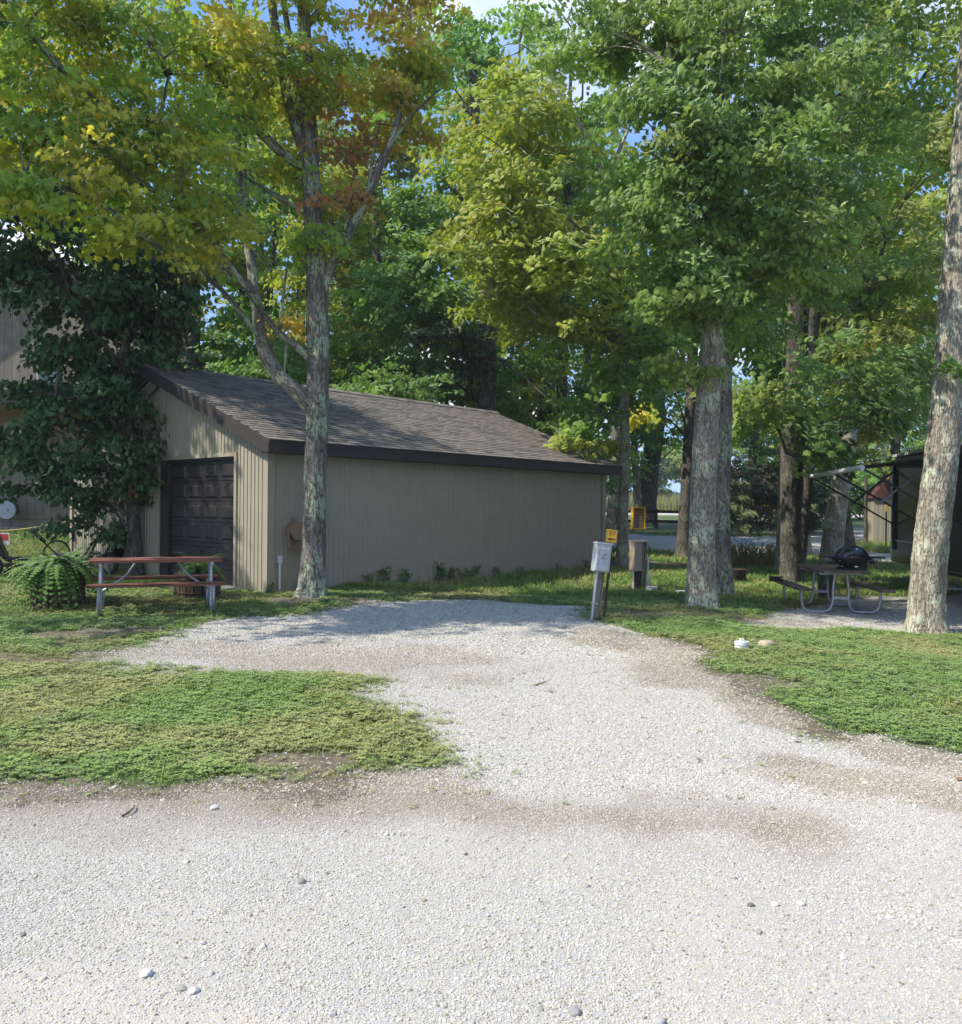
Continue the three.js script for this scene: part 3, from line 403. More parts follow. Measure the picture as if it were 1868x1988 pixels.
// T2: dark broad-leaved tree with creeper in front of the gable
tree('linden_tree', 'dark broad-leaved young tree wrapped in creeper before the shed gable', null, {
  base: [268, 1122], radii: [0.12, 0.115, 0.11, 0.10, 0.085, 0.07, 0.05, 0.03], radial: 12, step: 0.12, rough: 0.03, flare: 0.2, bark: M.barkDark, kind: 'ovate', leaf: M.leafDark,
  path: [[262, 1040], [252, 940], [243, 850], [240, 740], [244, 620], [228, 500], [190, 400], [150, 300]],
  limbs: [[[[242, 850], [200, 800, 0.4], [120, 770, 0.8], [50, 760, 1.0]], [0.05, 0.04, 0.03, 0.012]], [[[243, 720], [180, 640, 0.3], [120, 560, 0.6], [60, 500, 0.8]], [0.055, 0.045, 0.035, 0.015]], [[[246, 930], [190, 905, 0.4], [120, 880, 0.7]], [0.04, 0.03, 0.012]], [[[243, 800], [300, 760, 0.2], [330, 700, 0.3]], [0.045, 0.03, 0.015]], [[[240, 560], [290, 540, 0.2], [330, 560, 0.2]], [0.04, 0.03, 0.012]]],
  crown: (z) => [
    ell(235, 480, 110, 80, z, 90, 'deep'), ell(80, 440, 110, 100, z + 0.4, 170, 'deep'), ell(40, 540, 60, 40, z + 0.5, 40, 'deep'), ell(130, 640, 80, 50, z + 0.3, 50, 'deep'), ell(110, 800, 80, 40, z + 0.4, 44, 'deep'), ell(70, 930, 60, 30, z + 0.3, 24, 'deep'), ell(180, 930, 70, 40, z + 0.2, 40, 'deep'), ell(170, 700, 80, 50, z + 0.3, 50, 'deep'), ell(320, 560, 50, 50, z - 0.2, 40, 'deep'), ell(150, 540, 150, 55, z + 0.3, 110, 'deep'), ell(240, 620, 90, 80, z, 110, 'deep'), ell(270, 610, 70, 60, z - 0.3, 50, 'deep'), ell(235, 730, 105, 70, z + 0.1, 110, 'deep'), ell(120, 740, 70, 30, z + 0.5, 28, 'deep'), ell(60, 760, 50, 18, z + 0.6, 12, 'deep', { per: 6 }), ell(240, 800, 90, 50, z, 60, 'deep'), ell(150, 870, 130, 45, z + 0.3, 95, 'deep'), ell(300, 830, 50, 50, z + 0.1, 32, 'deep'), ell(310, 900, 45, 35, z + 0.2, 20, 'deep'), ell(200, 970, 90, 40, z + 0.2, 36, 'deep'), ell(245, 1000, 35, 70, z + 0.1, 44, 'deep', { s: 0.7 }), ell(30, 860, 50, 30, z + 0.3, 30, 'deep'), ell(60, 250, 130, 130, z, 100, 'deep'), ell(330, 640, 40, 40, z - 0.3, 24, 'deep'), ell(160, 1010, 70, 30, z + 0.2, 16, 'deep', { per: 8 }),
  ],
});
{ const c = at(255, 915, gnd(268, 1122).z + 0.35), d = thing('dead_leaf_spray', 'brown withered leaf cluster hanging in the dark creeper tree', 'dead leaves', c); const g = [0, 1, 2, 3].map((i) => { const q = SPRIG.maple[i % 3].clone(); q.scale(0.55, 0.55, 0.55); q.rotateZ(-1.4 + i * 0.15); q.rotateY(i * 1.6); q.translate(0.03 * i, -0.1 - 0.07 * i, 0.02 * i); return q; }); mesh('leaves', mg(g), M.deadLeaf, d); mesh('stem', bar(V(0, 0.05, 0), V(0.05, -0.32, 0), 0.008), M.barkDark, d); }
// a yard tree just left of the view: its shade falls on the gable and the near half of the roof
tree('ash_tree', 'broad green ash shading the shed gable from the barn yard', null, { x: -13.4, zz: -15.2, radii: [0.3, 0.26, 0.22, 0.18, 0.1], kind: 'mapleFar', top: 10, lean: 0.4, crown: () => [[-12.4, 9.6, -14.6, 1.9], [-11.2, 11.4, -15.6, 1.9], [-14.6, 10.2, -14, 2], [-13.2, 12.6, -16, 2.2], [-10.6, 9.4, -16.6, 1.4], [-11.8, 13.4, -14.2, 1.7], [-15.2, 12.8, -16, 1.9]].map(([x, y, z, r]) => ({ c: V(x, y, z), r: [r, r * 0.65, r], n: 150, pal: 'green' })) });
tree('ash_tree', 'young ash at the yard edge shading the picnic table and drive', null, { x: -12.2, zz: -9.4, radii: [0.16, 0.14, 0.12, 0.1, 0.05], kind: 'mapleFar', top: 8, lean: 0.8, crown: () => [[-10.6, 8.4, -9.5, 1.4], [-9.0, 8.2, -9.3, 1.1], [-12.4, 9.4, -9.9, 1.5], [-11, 9.8, -10.6, 1.3], [-8.4, 8.9, -9.9, 1.0]].map(([x, y, z, r]) => ({ c: V(x, y, z), r: [r, r * 0.6, r], n: 50, pal: 'green' })) });
// T3: the tall green maple on the right, and its darker companion just behind
tree('maple_tree', 'tall green maple with pale flaky bark between the two hookup posts and table', null, {
  base: [1362, 1178], radii: [0.25, 0.215, 0.20, 0.185, 0.17, 0.15, 0.12, 0.085, 0.05], radial: 30, step: 0.06, rough: 0.04, flare: 0.35, bark: M.barkGrey, kind: 'maple',
  path: [[1362, 1060], [1366, 940], [1374, 800], [1384, 650], [1392, 480], [1400, 300], [1405, 100], [1405, -120]],
  crown: (z) => [ell(1290, 270, 130, 120, z + 0.8, 230, 'maple'), ell(1400, 160, 150, 130, z + 0.9, 280, 'maple'), ell(1240, 90, 120, 90, z + 0.4, 150, 'maple'), ell(1340, 430, 120, 100, z + 0.9, 210, 'maple'), ell(1460, 320, 130, 130, z + 1.0, 230, 'maple'), ell(1330, 560, 90, 70, z + 0.7, 110, 'maple'), ell(1420, 560, 120, 80, z + 0.6, 130, 'maple'), ell(1560, 130, 120, 150, z + 0.6, 220, 'maple'), ell(1590, 370, 120, 90, z + 0.5, 150, 'maple'), ell(1520, 480, 130, 70, z + 0.8, 130, 'maple'), ell(1280, 30, 150, 80, z, 140, 'maple'), ell(1500, -80, 260, 120, z + 0.4, 260, 'maple'), ell(1450, -330, 280, 170, z, 260, 'maple'), ell(1360, 690, 60, 40, z + 0.4, 30, 'maple'), ell(1180, 60, 70, 60, z + 0.2, 36, 'maple')],
});
tree('maple_tree', 'shaded slender maple standing right against the tall pale-barked maple', null, {
  base: [1404, 1162], radii: [0.20, 0.18, 0.17, 0.15, 0.12, 0.08], radial: 20, step: 0.1, rough: 0.03, flare: 0.3, bark: M.barkMaple, kind: 'maple', path: [[1398, 1000], [1402, 860], [1406, 700], [1420, 480], [1450, 250]],
  crown: (z) => [ell(1500, 600, 140, 70, z, 110, 'maple'), ell(1620, 520, 120, 90, z - 0.3, 130, 'maple'), ell(1560, 260, 170, 150, z - 0.5, 220, 'maple'), ell(1660, 160, 100, 150, z - 0.4, 130, 'maple'), ell(1420, 380, 140, 150, z - 0.8, 160, 'maple'), ell(1480, 80, 180, 120, z - 1, 160, 'maple')],
});
// T4: the leaning trunk at the campsite edge
tree('ash_tree', 'pale rough-barked trunk leaning beside the weathered picnic table', null, {
  base: [1797, 1226], radii: [0.255, 0.235, 0.225, 0.215, 0.20, 0.185, 0.165, 0.14], radial: 34, step: 0.05, rough: 0.045, flare: 0.45, bark: M.barkGrey, kind: 'maple',
  path: [[1804, 1110], [1814, 1000], [1833, 850], [1848, 650], [1868, 380], [1890, 100], [1920, -250]],
  limbs: [[[[1848, 720, 0.2], [1840, 705, 0.45], [1822, 695, 0.6]], [0.012, 0.008, 0.005]]],
  crown: (z) => [ell(1838, 702, 22, 14, z + 0.5, 6, 'green', { per: 6, nobranch: true }), ell(1960, -300, 300, 160, z, 260, 'maple'), ell(2150, -120, 220, 160, z, 180, 'maple'), ell(2000, -520, 280, 140, z, 180, 'maple')],
});
// T9: the slim lime-green maple at the far shed corner
tree('maple_tree', 'slim maple with lime-green leaves at the far shed corner', null, {
  base: [1207, 1100], radii: [0.15, 0.135, 0.13, 0.12, 0.10, 0.08, 0.06, 0.035], radial: 18, step: 0.12, rough: 0.025, flare: 0.35, bark: M.barkGrey, kind: 'mapleFar',
  path: [[1210, 1000], [1213, 860], [1208, 700], [1195, 525], [1184, 438], [1151, 284], [1107, 219], [1047, 98]],
  limbs: [[[[1190, 455], [1150, 440, 0.4], [1110, 450, 0.6]], [0.05, 0.035, 0.015]], [[[1150, 284], [1090, 300, 0.3], [1010, 300, 0.5]], [0.05, 0.035, 0.012]], [[[1170, 360], [1220, 250], [1260, 120]], [0.06, 0.04, 0.02]]],
  crown: (z) => [ell(980, 290, 130, 110, z + 0.6, 210, 'lime'), ell(1080, 400, 120, 110, z + 0.8, 210, 'lime'), ell(1000, 470, 110, 90, z + 0.6, 160, 'lime'), ell(1060, 190, 110, 80, z, 120, 'lime'), ell(1130, 560, 110, 100, z + 0.8, 180, 'lime'), ell(1030, 610, 90, 50, z + 0.5, 90, 'lime'), ell(1180, 660, 100, 80, z + 0.6, 140, 'green'), ell(1270, 640, 80, 80, z, 110, 'green'), ell(1150, 780, 90, 50, z + 0.3, 70, 'green'), ell(1200, 470, 60, 80, z + 0.3, 70, 'lime'), ell(1240, 560, 60, 60, z, 60, 'lime'), ell(1120, 860, 70, 40, z + 0.2, 46, 'lime'), ell(950, 560, 60, 40, z + 0.4, 40, 'lime')],
});
// T5 twin stems
tree('twin_stem_tree', 'dark twin-stemmed tree behind the weathered picnic table', null, {
  base: [1537, 1132], radii: [0.26, 0.215, 0.20, 0.19, 0.175, 0.15, 0.10], radial: 18, step: 0.12, rough: 0.03, flare: 0.25, kind: 'mapleFar', path: [[1534, 1040], [1533, 900], [1540, 750], [1546, 560], [1550, 350], [1550, 120]],
  limbs: [[[[1546, 1110], [1560, 980], [1568, 850], [1572, 700], [1578, 540], [1600, 350], [1640, 160]], [0.19, 0.175, 0.165, 0.155, 0.14, 0.11, 0.06]]], limbRadial: 14,
  crown: (z) => [ell(1560, 760, 130, 60, z + 1.5, 90, 'maple'), ell(1660, 720, 140, 80, z + 1, 130, 'maple'), ell(1480, 780, 90, 60, z + 1, 60, 'maple'), ell(1640, 840, 110, 40, z + 1.6, 60, 'maple'), ell(1560, 880, 60, 30, z + 1.6, 26, 'maple'), ell(1700, 560, 120, 110, z, 150, 'olive'), ell(1600, 560, 120, 100, z - 0.6, 130, 'maple'), ell(1760, 380, 130, 130, z, 180, 'olive'), ell(1640, 300, 150, 150, z - 1, 170, 'maple'), ell(1790, 150, 140, 150, z, 200, 'lime'), ell(1640, 60, 150, 120, z - 1, 150, 'maple'), ell(1800, -80, 200, 100, z, 150, 'lime')],
});
const simple = (o) => ({ kind: 'far', twigs: true, radial: 10, step: 0.4, ...o });
tree('maple_tree', 'slim pale trunk just behind the dark twin-stemmed tree', null, simple({ base: [1520, 1112], radii: [0.19, 0.17, 0.15, 0.12, 0.07], bark: M.barkGrey, path: [[1523, 1000], [1528, 850], [1534, 650], [1540, 380]], crown: (z) => [ell(1480, 640, 110, 110, z - 0.5, 110, 'green'), ell(1530, 420, 120, 150, z - 1, 130, 'green')] }));
tree('maple_tree', 'mottled leaning trunk rising behind the black grill', null, simple({ base: [1612, 1098], radii: [0.32, 0.28, 0.26, 0.24, 0.2, 0.1], radial: 18, step: 0.15, rough: 0.04, bark: M.barkGrey, path: [[1620, 1020], [1634, 930], [1643, 860], [1656, 650], [1680, 380]], crown: (z) => [ell(1690, 660, 110, 100, z - 1, 120, 'olive'), ell(1720, 480, 130, 130, z - 1, 150, 'olive'), ell(1600, 700, 100, 60, z - 1, 60, 'green'), ell(1680, 300, 140, 150, z - 1, 150, 'green'), ell(1740, 780, 90, 50, z - 1, 50, 'olive')] }));
tree('maple_tree', 'dark trunk beside the lane, partly hidden by the tall pale maple', null, simple({ base: [1326, 1084], radii: [0.24, 0.20, 0.18, 0.16, 0.1], radial: 16, step: 0.2, path: [[1332, 980], [1338, 860], [1345, 650], [1350, 400]], crown: (z) => [ell(1310, 760, 80, 60, z, 60, 'green'), ell(1270, 800, 50, 25, z + 1, 22, 'yellow'), ell(1400, 800, 90, 70, z - 1, 70, 'green'), ell(1320, 600, 110, 110, z - 1, 120, 'green'), ell(1260, 430, 120, 120, z - 1, 130, 'green'), ell(1300, 220, 130, 150, z - 2, 130, 'green')] }));
tree('oak_tree', 'furrowed brown trunk beside the orange display stand at the rail fence', null, simple({ base: [1251, 1022], radii: [0.72, 0.58, 0.5, 0.46, 0.3, 0.15], radial: 20, step: 0.25, rough: 0.08, path: [[1258, 930], [1272, 840], [1276, 740], [1280, 550], [1270, 300]], crown: (z) => [ell(1270, 800, 110, 50, z + 2, 120, 'green', { s: 1.3 }), ell(1220, 700, 120, 80, z, 150, 'green', { s: 1.3 }), ell(1330, 660, 120, 100, z - 2, 160, 'green', { s: 1.4 }), ell(1250, 480, 170, 150, z - 2, 220, 'green', { s: 1.5 }), ell(1150, 300, 150, 120, z - 1, 120, 'lime', { s: 1.5 }), ell(1310, 870, 60, 40, z + 1, 50, 'green', { s: 1.2 })] }));
tree('oak_tree', 'grey trunk by the rail fence just beyond the shed end', null, simple({ base: [1190, 1030], radii: [0.42, 0.33, 0.3, 0.27, 0.15], radial: 16, step: 0.25, rough: 0.06, bark: M.barkMaple, path: [[1194, 960], [1196, 860], [1190, 700], [1170, 480]], crown: (z) => [ell(1110, 760, 80, 60, z, 80, 'green', { s: 1.3 }), ell(1140, 660, 110, 70, z, 110, 'green', { s: 1.3 }), ell(1060, 560, 110, 100, z - 1, 120, 'green', { s: 1.4 }), ell(1000, 400, 130, 130, z - 1, 120, 'green', { s: 1.5 })] }));
tree('oak_tree', 'thick black-barked trunk rising behind the shed roof', null, simple({ x: at(945, 790, -27).x, zz: -27, radii: [0.42, 0.34, 0.31, 0.29, 0.27, 0.2, 0.1], radial: 16, step: 0.25, rough: 0.05, path: [[945, 800], [947, 650], [950, 500], [944, 440], [930, 300], [915, 100]], limbs: [[[[950, 520], [975, 440], [990, 330], [1010, 150]], [0.22, 0.18, 0.13, 0.06]], [[[950, 680], [1000, 720, 0.5], [1060, 770, 1]], [0.07, 0.05, 0.03]], [[[945, 470], [900, 390], [850, 340]], [0.12, 0.08, 0.04]]],
  crown: (z) => [ell(840, 620, 110, 70, z, 110, 'green'), ell(900, 540, 110, 60, z - 0.5, 100, 'green'), ell(830, 720, 90, 45, z - 0.5, 70, 'deep'), ell(880, 680, 60, 60, z + 0.8, 50, 'deep'), ell(1010, 680, 60, 60, z - 1, 36, 'green'), ell(930, 350, 130, 70, z - 1, 80, 'green'), ell(880, 170, 150, 90, z - 1, 100, 'green'), ell(1010, 60, 150, 100, z - 1, 110, 'green'), ell(780, 560, 90, 60, z, 80, 'green')] }));
tree('oak_tree', 'dark trunk behind the barn corner above the shed roof', null, simple({ x: at(368, 700, -25).x, zz: -25, radii: [0.26, 0.24, 0.22, 0.2, 0.17, 0.1], radial: 14, step: 0.3, rough: 0.05, path: [[368, 720], [362, 640], [356, 560], [352, 400], [345, 200]], limbs: [[[[368, 690], [345, 665, 0.3], [325, 655, 0.5]], [0.07, 0.05, 0.02]]],
  crown: (z) => [ell(410, 500, 90, 80, z - 0.5, 100, 'olive'), ell(310, 520, 70, 60, z, 60, 'olive'), ell(440, 640, 70, 40, z - 1, 45, 'green'), ell(350, 330, 150, 130, z - 1, 190, 'green'), ell(180, 330, 130, 130, z - 1, 170, 'olive'), ell(380, 120, 180, 140, z - 1.5, 190, 'green'), ell(150, 120, 160, 130, z - 1.5, 170, 'green')] }));
// the belt of woodland trees behind shed and barn
const belt = [[-16, -40, 15], [-12.5, -36, 17], [-9.4, -33, 14], [-6.2, -31, 16], [-4.6, -38, 18], [-2.4, -30, 13], [-0.8, -41, 17], [2.2, -36, 16], [5.0, -52, 18], [9.5, -50, 16], [14, -44, 17], [18.5, -38, 16], [23, -42, 17], [13.2, -30, 14], [17.2, -27, 13], [-21, -44, 18], [-3.4, -34, 19], [-7.6, -35, 20], [0.6, -33, 18], [3.2, -35, 23], [0.2, -38, 24], [-5.5, -40, 24], [-11, -42, 23], [6.4, -47, 24], [26, -33, 15], [20, -54, 18], [-8, -46, 19], [0.8, -56, 20]];
belt.forEach(([x, z, h], i) => {
  const pal = ['green', 'olive', 'green', 'lime', 'green'][i % 5];
  tree('woodland_tree', 'leafy woodland tree in the belt behind the shed and lane', 'woodland trees behind the shed and lane', simple({ x, zz: z, top: h * 0.86, lean: rr(-0.8, 0.8), radii: [0.26, 0.22, 0.19, 0.14, 0.05].map((r) => r * rr(0.8, 1.15)), bark: i % 3 ? M.barkDark : M.barkMaple,
    crown: (zz, b) => { const out = [], n = 10; for (let k = 0; k < n; k++) { const y = b.y + h * mix(0.24, 1.0, (k + 0.5) / n), wv = Math.sin(Math.PI * mix(0.25, 0.95, (k + 0.5) / n)), a = rnd() * 6.28, rd = wv * rr(0.8, 2.3); out.push({ c: V(x + Math.cos(a) * rd, y, z + Math.sin(a) * rd), r: [rr(1.3, 2.2), rr(0.8, 1.3), rr(1.2, 2.0)], n: 42, pal: k === 3 && i % 4 === 1 ? 'yellow' : pal, s: 1.2, twigEvery: 2 }); } return out; } }));
});
// shrubs
function shrub(name, label, group, x, z, specs, kind = 'bush', mat = M.leaf) {
  const b = G(x, z), t = thing(name, label, 'shrub', b, 0, group), stems = []; for (let i = 0; i < 6; i++) { const s = specs[i % specs.length]; stems.push(tube([V(rr(-0.1, 0.1), -0.05, rr(-0.1, 0.1)), s.c.clone().sub(b).multiplyScalar(0.5).add(V(rr(-0.2, 0.2), 0, rr(-0.2, 0.2))), s.c.clone().sub(b)], [0.04, 0.025, 0.01], 5, 0.3)); }
  const st = mesh('stems', mg(stems), M.barkDark, t); st.userData.kind = 'stuff'; crownInto(t, specs, kind, mat, null, null, 'foliage'); return t;
}
const bushAt = (x, z, w, h, n, pal, s = 1) => [0, 1, 2, 3].map((i) => ({ c: V(x + (i - 1.5) * w * 0.28, hgt(x, z) + h * (0.45 + 0.22 * (i % 2)), z + rr(-0.2, 0.2)), r: [w * 0.4, h * 0.36, w * 0.35], n, pal, s, hollow: 0.5 }));
for (const [px, z, h, w] of [[440, -25, 6.2, 3], [530, -28, 7.4, 3.8], [640, -26, 6.2, 3.6], [720, -24.5, 5.4, 3.2], [790, -27, 6.6, 3.4], [870, -29, 6.0, 3.2], [1020, -31, 5.4, 3.4], [1090, -36, 6.0, 3.6], [680, -33, 9, 4.2]]) { const x = at(px, 760, z).x; shrub('understory_shrub', 'bright green understory bush just behind the shed roofline', 'bushes behind the shed', x, z, bushAt(x, z, w, h, 120, 'green', 1.7)); }
{ const p = gnd(1476, 1038); shrub('brown_shrub', 'reddish-brown dense shrub beside the back lane', null, p.x, p.z, [...bushAt(p.x, p.z, 2.6, 3.6, 160, 'brown', 1.3), ...bushAt(p.x - 0.8, p.z + 0.4, 2.6, 5, 80, 'deep', 1.4)]); }
{ const p = gnd(1570, 1034); shrub('lane_shrub', 'dark green bush past the lane behind the twin-stemmed tree', null, p.x, p.z, bushAt(p.x, p.z, 2.6, 3.4, 120, 'deep', 1.4)); }
{ const p = gnd(1700, 1010); shrub('lane_shrub', 'bright leafy bush beside the small tan hut', null, p.x - 1.2, p.z, bushAt(p.x - 1.2, p.z, 5, 4.6, 160, 'green', 2)); }
{ // small blue-grey spruce on a stem
  const b = gnd(1414, 1084), t = thing('spruce_sapling', 'small blue-grey spruce on a thin reddish stem by the lane', 'tree', b); trunkInto(t, [V(b.x, b.y - 0.1, b.z), V(b.x, b.y + 2.4, b.z)], [0.07, 0.02], M.rust, { radial: 8 });
  crownInto(t, [0, 1, 2, 3, 4].map((i) => ({ c: V(b.x, b.y + 1.1 + i * 0.32, b.z), r: [0.85 - i * 0.15, 0.14, 0.85 - i * 0.15], n: 30, pal: 'dusty', per: 6, hollow: 0.1 })), 'conifer', M.leafDark, null, null);
}
// far side of the far road: reeds and a wood that reads as one mass
{
  const t = new THREE.Group(); t.name = 'far_wood'; t.position.set(0, 0, -130); const specs = []; for (let i = 0; i < 60; i++) { const x = -110 + i * 4, h = rr(11, 17); specs.push({ c: V(x, 1 + h * 0.5, -128 + rr(-6, 6)), r: [rr(3, 5), h * 0.5, 3], n: 150, pal: ['green', 'deep', 'green', 'olive'][i % 4], s: 1.5, hollow: 0.6 }); }
  scene.add(t); crownInto(t, specs, 'verge', M.leaf, null, null, 'far_foliage'); tag(t, 'distant leafy woodland edge beyond the far road', 'woodland', null, 'stuff');
  const blade = [], rg = []; for (let i = 0; i < 9; i++) { const g = new THREE.PlaneGeometry(0.05, rr(1.2, 2.2), 1, 3), p = g.attributes.position; g.translate(0, 0.9, 0); for (let k = 0; k < p.count; k++) { p.setX(k, p.getX(k) * (1.2 - p.getY(k) * 0.45)); p.setZ(k, p.getY(k) ** 2 * 0.08); } g.rotateY(rnd() * 6); g.translate(rr(-0.4, 0.4), 0, rr(-0.3, 0.3)); rg.push(g); }
  const rm = leafMat(0.9, 0.3), im = new THREE.InstancedMesh(mg(rg), rm, 5200); for (let i = 0; i < 5200; i++) { const z = -101 - rnd() * 14, x = rr(-20, 90), s = rr(0.7, 1.25); M4.compose(G(x, z), Q.setFromEuler(E.set(0, rnd() * 6, 0)), V(s, s * rr(0.8, 1.1), s)); im.setMatrixAt(i, M4); const b = rr(0.8, 1.2); im.setColorAt(i, rnd() < 0.75 ? lin(0.26 * b, 0.28 * b, 0.075 * b) : lin(0.24 * b, 0.22 * b, 0.15 * b)); } im.name = 'tall_grass'; im.castShadow = im.receiveShadow = true; scene.add(im); tag(im, 'tall pale reeds and grass along the far road', 'tall grass', null, 'stuff');
}

// ---------------------------------------------------------------- picnic tables
function picnicTable(name, label, pos, turn, len, wTop, boards, matA, matB, o = {}) {
  const t = thing(name, label, 'picnic table', pos, turn), H = 0.74, bh = 0.43, bo = o.bench ?? 0.66; // length along x
  for (let i = 0; i < boards; i++) { const w = wTop / boards; mesh('table_board', boxUV(box(len + rr(-0.015, 0.015), 0.042, w - 0.012, rr(-0.01, 0.01), H + rr(-0.003, 0.003), -wTop / 2 + (i + 0.5) * w, 0.006)), i % 2 ? matA : matB, t); }
  for (const s of [-1, 1]) { for (let i = 0; i < (o.seatBoards ?? 1); i++) mesh('seat_board', boxUV(box(len + 0.02, 0.042, 0.24 / (o.seatBoards ?? 1) - 0.006, 0, bh, s * (bo + 0.02) + (i - ((o.seatBoards ?? 1) - 1) / 2) * 0.12, 0.006)), s > 0 ? matA : matB, t); }
  for (const e of [-1, 1]) {
    const x = e * (len / 2 - (o.inset ?? 0.28)); mesh('cross_bar', box(0.04, 0.04, wTop - 0.06, x, H - 0.042, 0), M.galv, t);
    for (const s of [-1, 1]) { const zi = s * 0.115, r = 0.026; mesh('leg', pipe([V(x, H - 0.06, s * 0.10), V(x, 0.45, zi + s * 0.012), V(x, 0.16, zi + s * 0.03), V(x, 0.06, s * 0.19), V(x, 0.027, s * 0.28), V(x, 0.027, s * 0.42), V(x, 0.03, s * (bo - 0.13)), V(x, 0.075, s * (bo - 0.035)), V(x, 0.19, s * bo), V(x, 0.32, s * (bo + 0.01)), V(x, bh - 0.02, s * (bo + 0.01))], r, 60, 10), M.galv, t); mesh('seat_bracket', box(0.05, 0.006, 0.2, x, bh - 0.024, s * (bo + 0.02)), M.galv, t); }
    mesh('brace', pipe([V(x, 0.29, 0), V(x - e * 0.30, 0.50, 0), V(x - e * (len / 2 - 0.42), H - 0.03, 0)], 0.017, 10, 8), M.galv, t); mesh('tie_bar', box(0.045, 0.05, 0.26, x, 0.27, 0), M.galv, t);
  }
  return t;
}
const tl = gnd(305, 1192); tl.z -= 0.25;
picnicTable('picnic_table', 'red-brown picnic table with galvanized pipe legs beside the shed door', G(tl.x - 0.10, tl.z), 0.38, 1.76, 0.68, 4, M.redWood, M.redWood2, { bench: 0.60, inset: 0.14, seatBoards: 1 });
const rt = G(6.38, -15.2, 0);
picnicTable('picnic_table', 'weathered brown picnic table with black grill on top', rt, Math.PI / 2 - 0.10, 1.85, 0.80, 5, M.greyWood, M.greyWood2, { bench: 0.66, inset: 0.34, seatBoards: 2 });

// grill
{
  const g = thing('portable_grill', 'black domed portable grill standing on the weathered picnic table', 'grill', V(6.56, rt.y + 0.765, -14.75), -0.05);
  const lid = new THREE.SphereGeometry(1, 32, 14, 0, Math.PI * 2, 0, Math.PI / 2); lid.scale(0.29, 0.22, 0.24); lid.translate(0, 0.205, 0); mesh('lid', lid, M.blackGloss, g); const hd = pipe([V(-0.13, 0.25, 0.235), V(-0.12, 0.27, 0.285), V(0.12, 0.27, 0.285), V(0.13, 0.25, 0.235)], 0.012, 24, 8); mesh('lid_handle', hd, M.black, g.children[0]);
  const bowl = new THREE.SphereGeometry(1, 32, 12, 0, Math.PI * 2, Math.PI / 2, Math.PI / 2.4); bowl.scale(0.30, 0.17, 0.245); bowl.translate(0, 0.2, 0); mesh('firebox', bowl, M.black, g); mesh('rim', (() => { const r = new THREE.TorusGeometry(0.27, 0.016, 8, 40); r.rotateX(Math.PI / 2); r.scale(1.1, 1, 0.9); r.translate(0, 0.203, 0); return r; })(), M.black, g);
  for (const s of [-1, 1]) { mesh('side_table', box(0.24, 0.022, 0.26, s * 0.42, 0.215, 0, 0.008), M.black, g); mesh('arm', bar(V(s * 0.24, 0.13, 0), V(s * 0.36, 0.205, 0), 0.05, 0.03), M.black, g); }
  const kn = cyl(0.035, 0.03, 0.07, 0, 0, 0, 16); kn.rotateZ(Math.PI / 2); kn.translate(0.34, 0.135, 0.06); mesh('gas_knob', kn, M.black, g); const rg = cyl(0.07, 0.07, 0.1, 0.16, 0.075, 0.08); mesh('regulator', rg, M.black, g);
  mesh('stand', mg([bar(V(-0.20, 0.012, 0.16), V(0.22, 0.012, 0.16), 0.03), bar(V(-0.20, 0.012, -0.16), V(0.22, 0.012, -0.16), 0.03), bar(V(-0.2, 0.012, 0.16), V(-0.1, 0.09, 0.08), 0.025), bar(V(0.2, 0.012, 0.16), V(0.1, 0.09, 0.08), 0.025), bar(V(-0.2, 0.012, -0.16), V(-0.1, 0.09, -0.08), 0.025), bar(V(0.2, 0.012, -0.16), V(0.1, 0.09, -0.08), 0.025)]), M.black, g);
  const bd = cyl(1, 1, 0.006, 0, 0, 0, 24); bd.rotateX(Math.PI / 2); bd.scale(0.035, 0.012, 1); bd.translate(0.02, 0.058, 0.166); mesh('badge', bd, M.chrome, g); const em = new THREE.SphereGeometry(0.02, 14, 8); em.scale(1.2, 0.7, 0.5); em.translate(0.03, 0.365, 0.165); mesh('lid_badge', em, M.chrome, g.children[0]);
  for (const s of [-1, 1]) mesh('bolt', new THREE.SphereGeometry(0.011, 8, 6).translate(s * 0.245, 0.16, 0.13), M.chrome, g);
}
{ const c = thing('cord_coil', 'black coiled cord lying on the weathered bench by the twin-stemmed tree', 'cord', V(rt.x - 0.80, rt.y + 0.455, rt.z - 0.55)); for (let i = 0; i < 4; i++) { const r = new THREE.TorusGeometry(0.10 + 0.015 * (i % 2), 0.012, 6, 24); r.rotateX(Math.PI / 2 + rr(-0.15, 0.15)); r.translate(rr(-0.02, 0.02), 0.012 + i * 0.022, rr(-0.02, 0.02)); mesh('loop', r, M.rubber, c); } }
{ const p = G(at(1606, 1100, -17).x, -17.0), d = thing('green_drum', 'dark green drum behind the weathered picnic table', 'drum', V(p.x, p.y, p.z)); d.scale.set(0.66, 0.82, 0.66); const pts = [[0, 0], [0.25, 0], [0.26, 0.03], [0.25, 0.06], [0.26, 0.45], [0.275, 0.47], [0.26, 0.49], [0.265, 0.85], [0.28, 0.87], [0.28, 0.9], [0.24, 0.91], [0, 0.91]].map(([r, y]) => new THREE.Vector2(r, y)); mesh('body', new THREE.LatheGeometry(pts, 28), M.green, d); mesh('lid', cyl(0.285, 0.28, 0.05, 0, 0.93, 0, 28), M.green, d); }

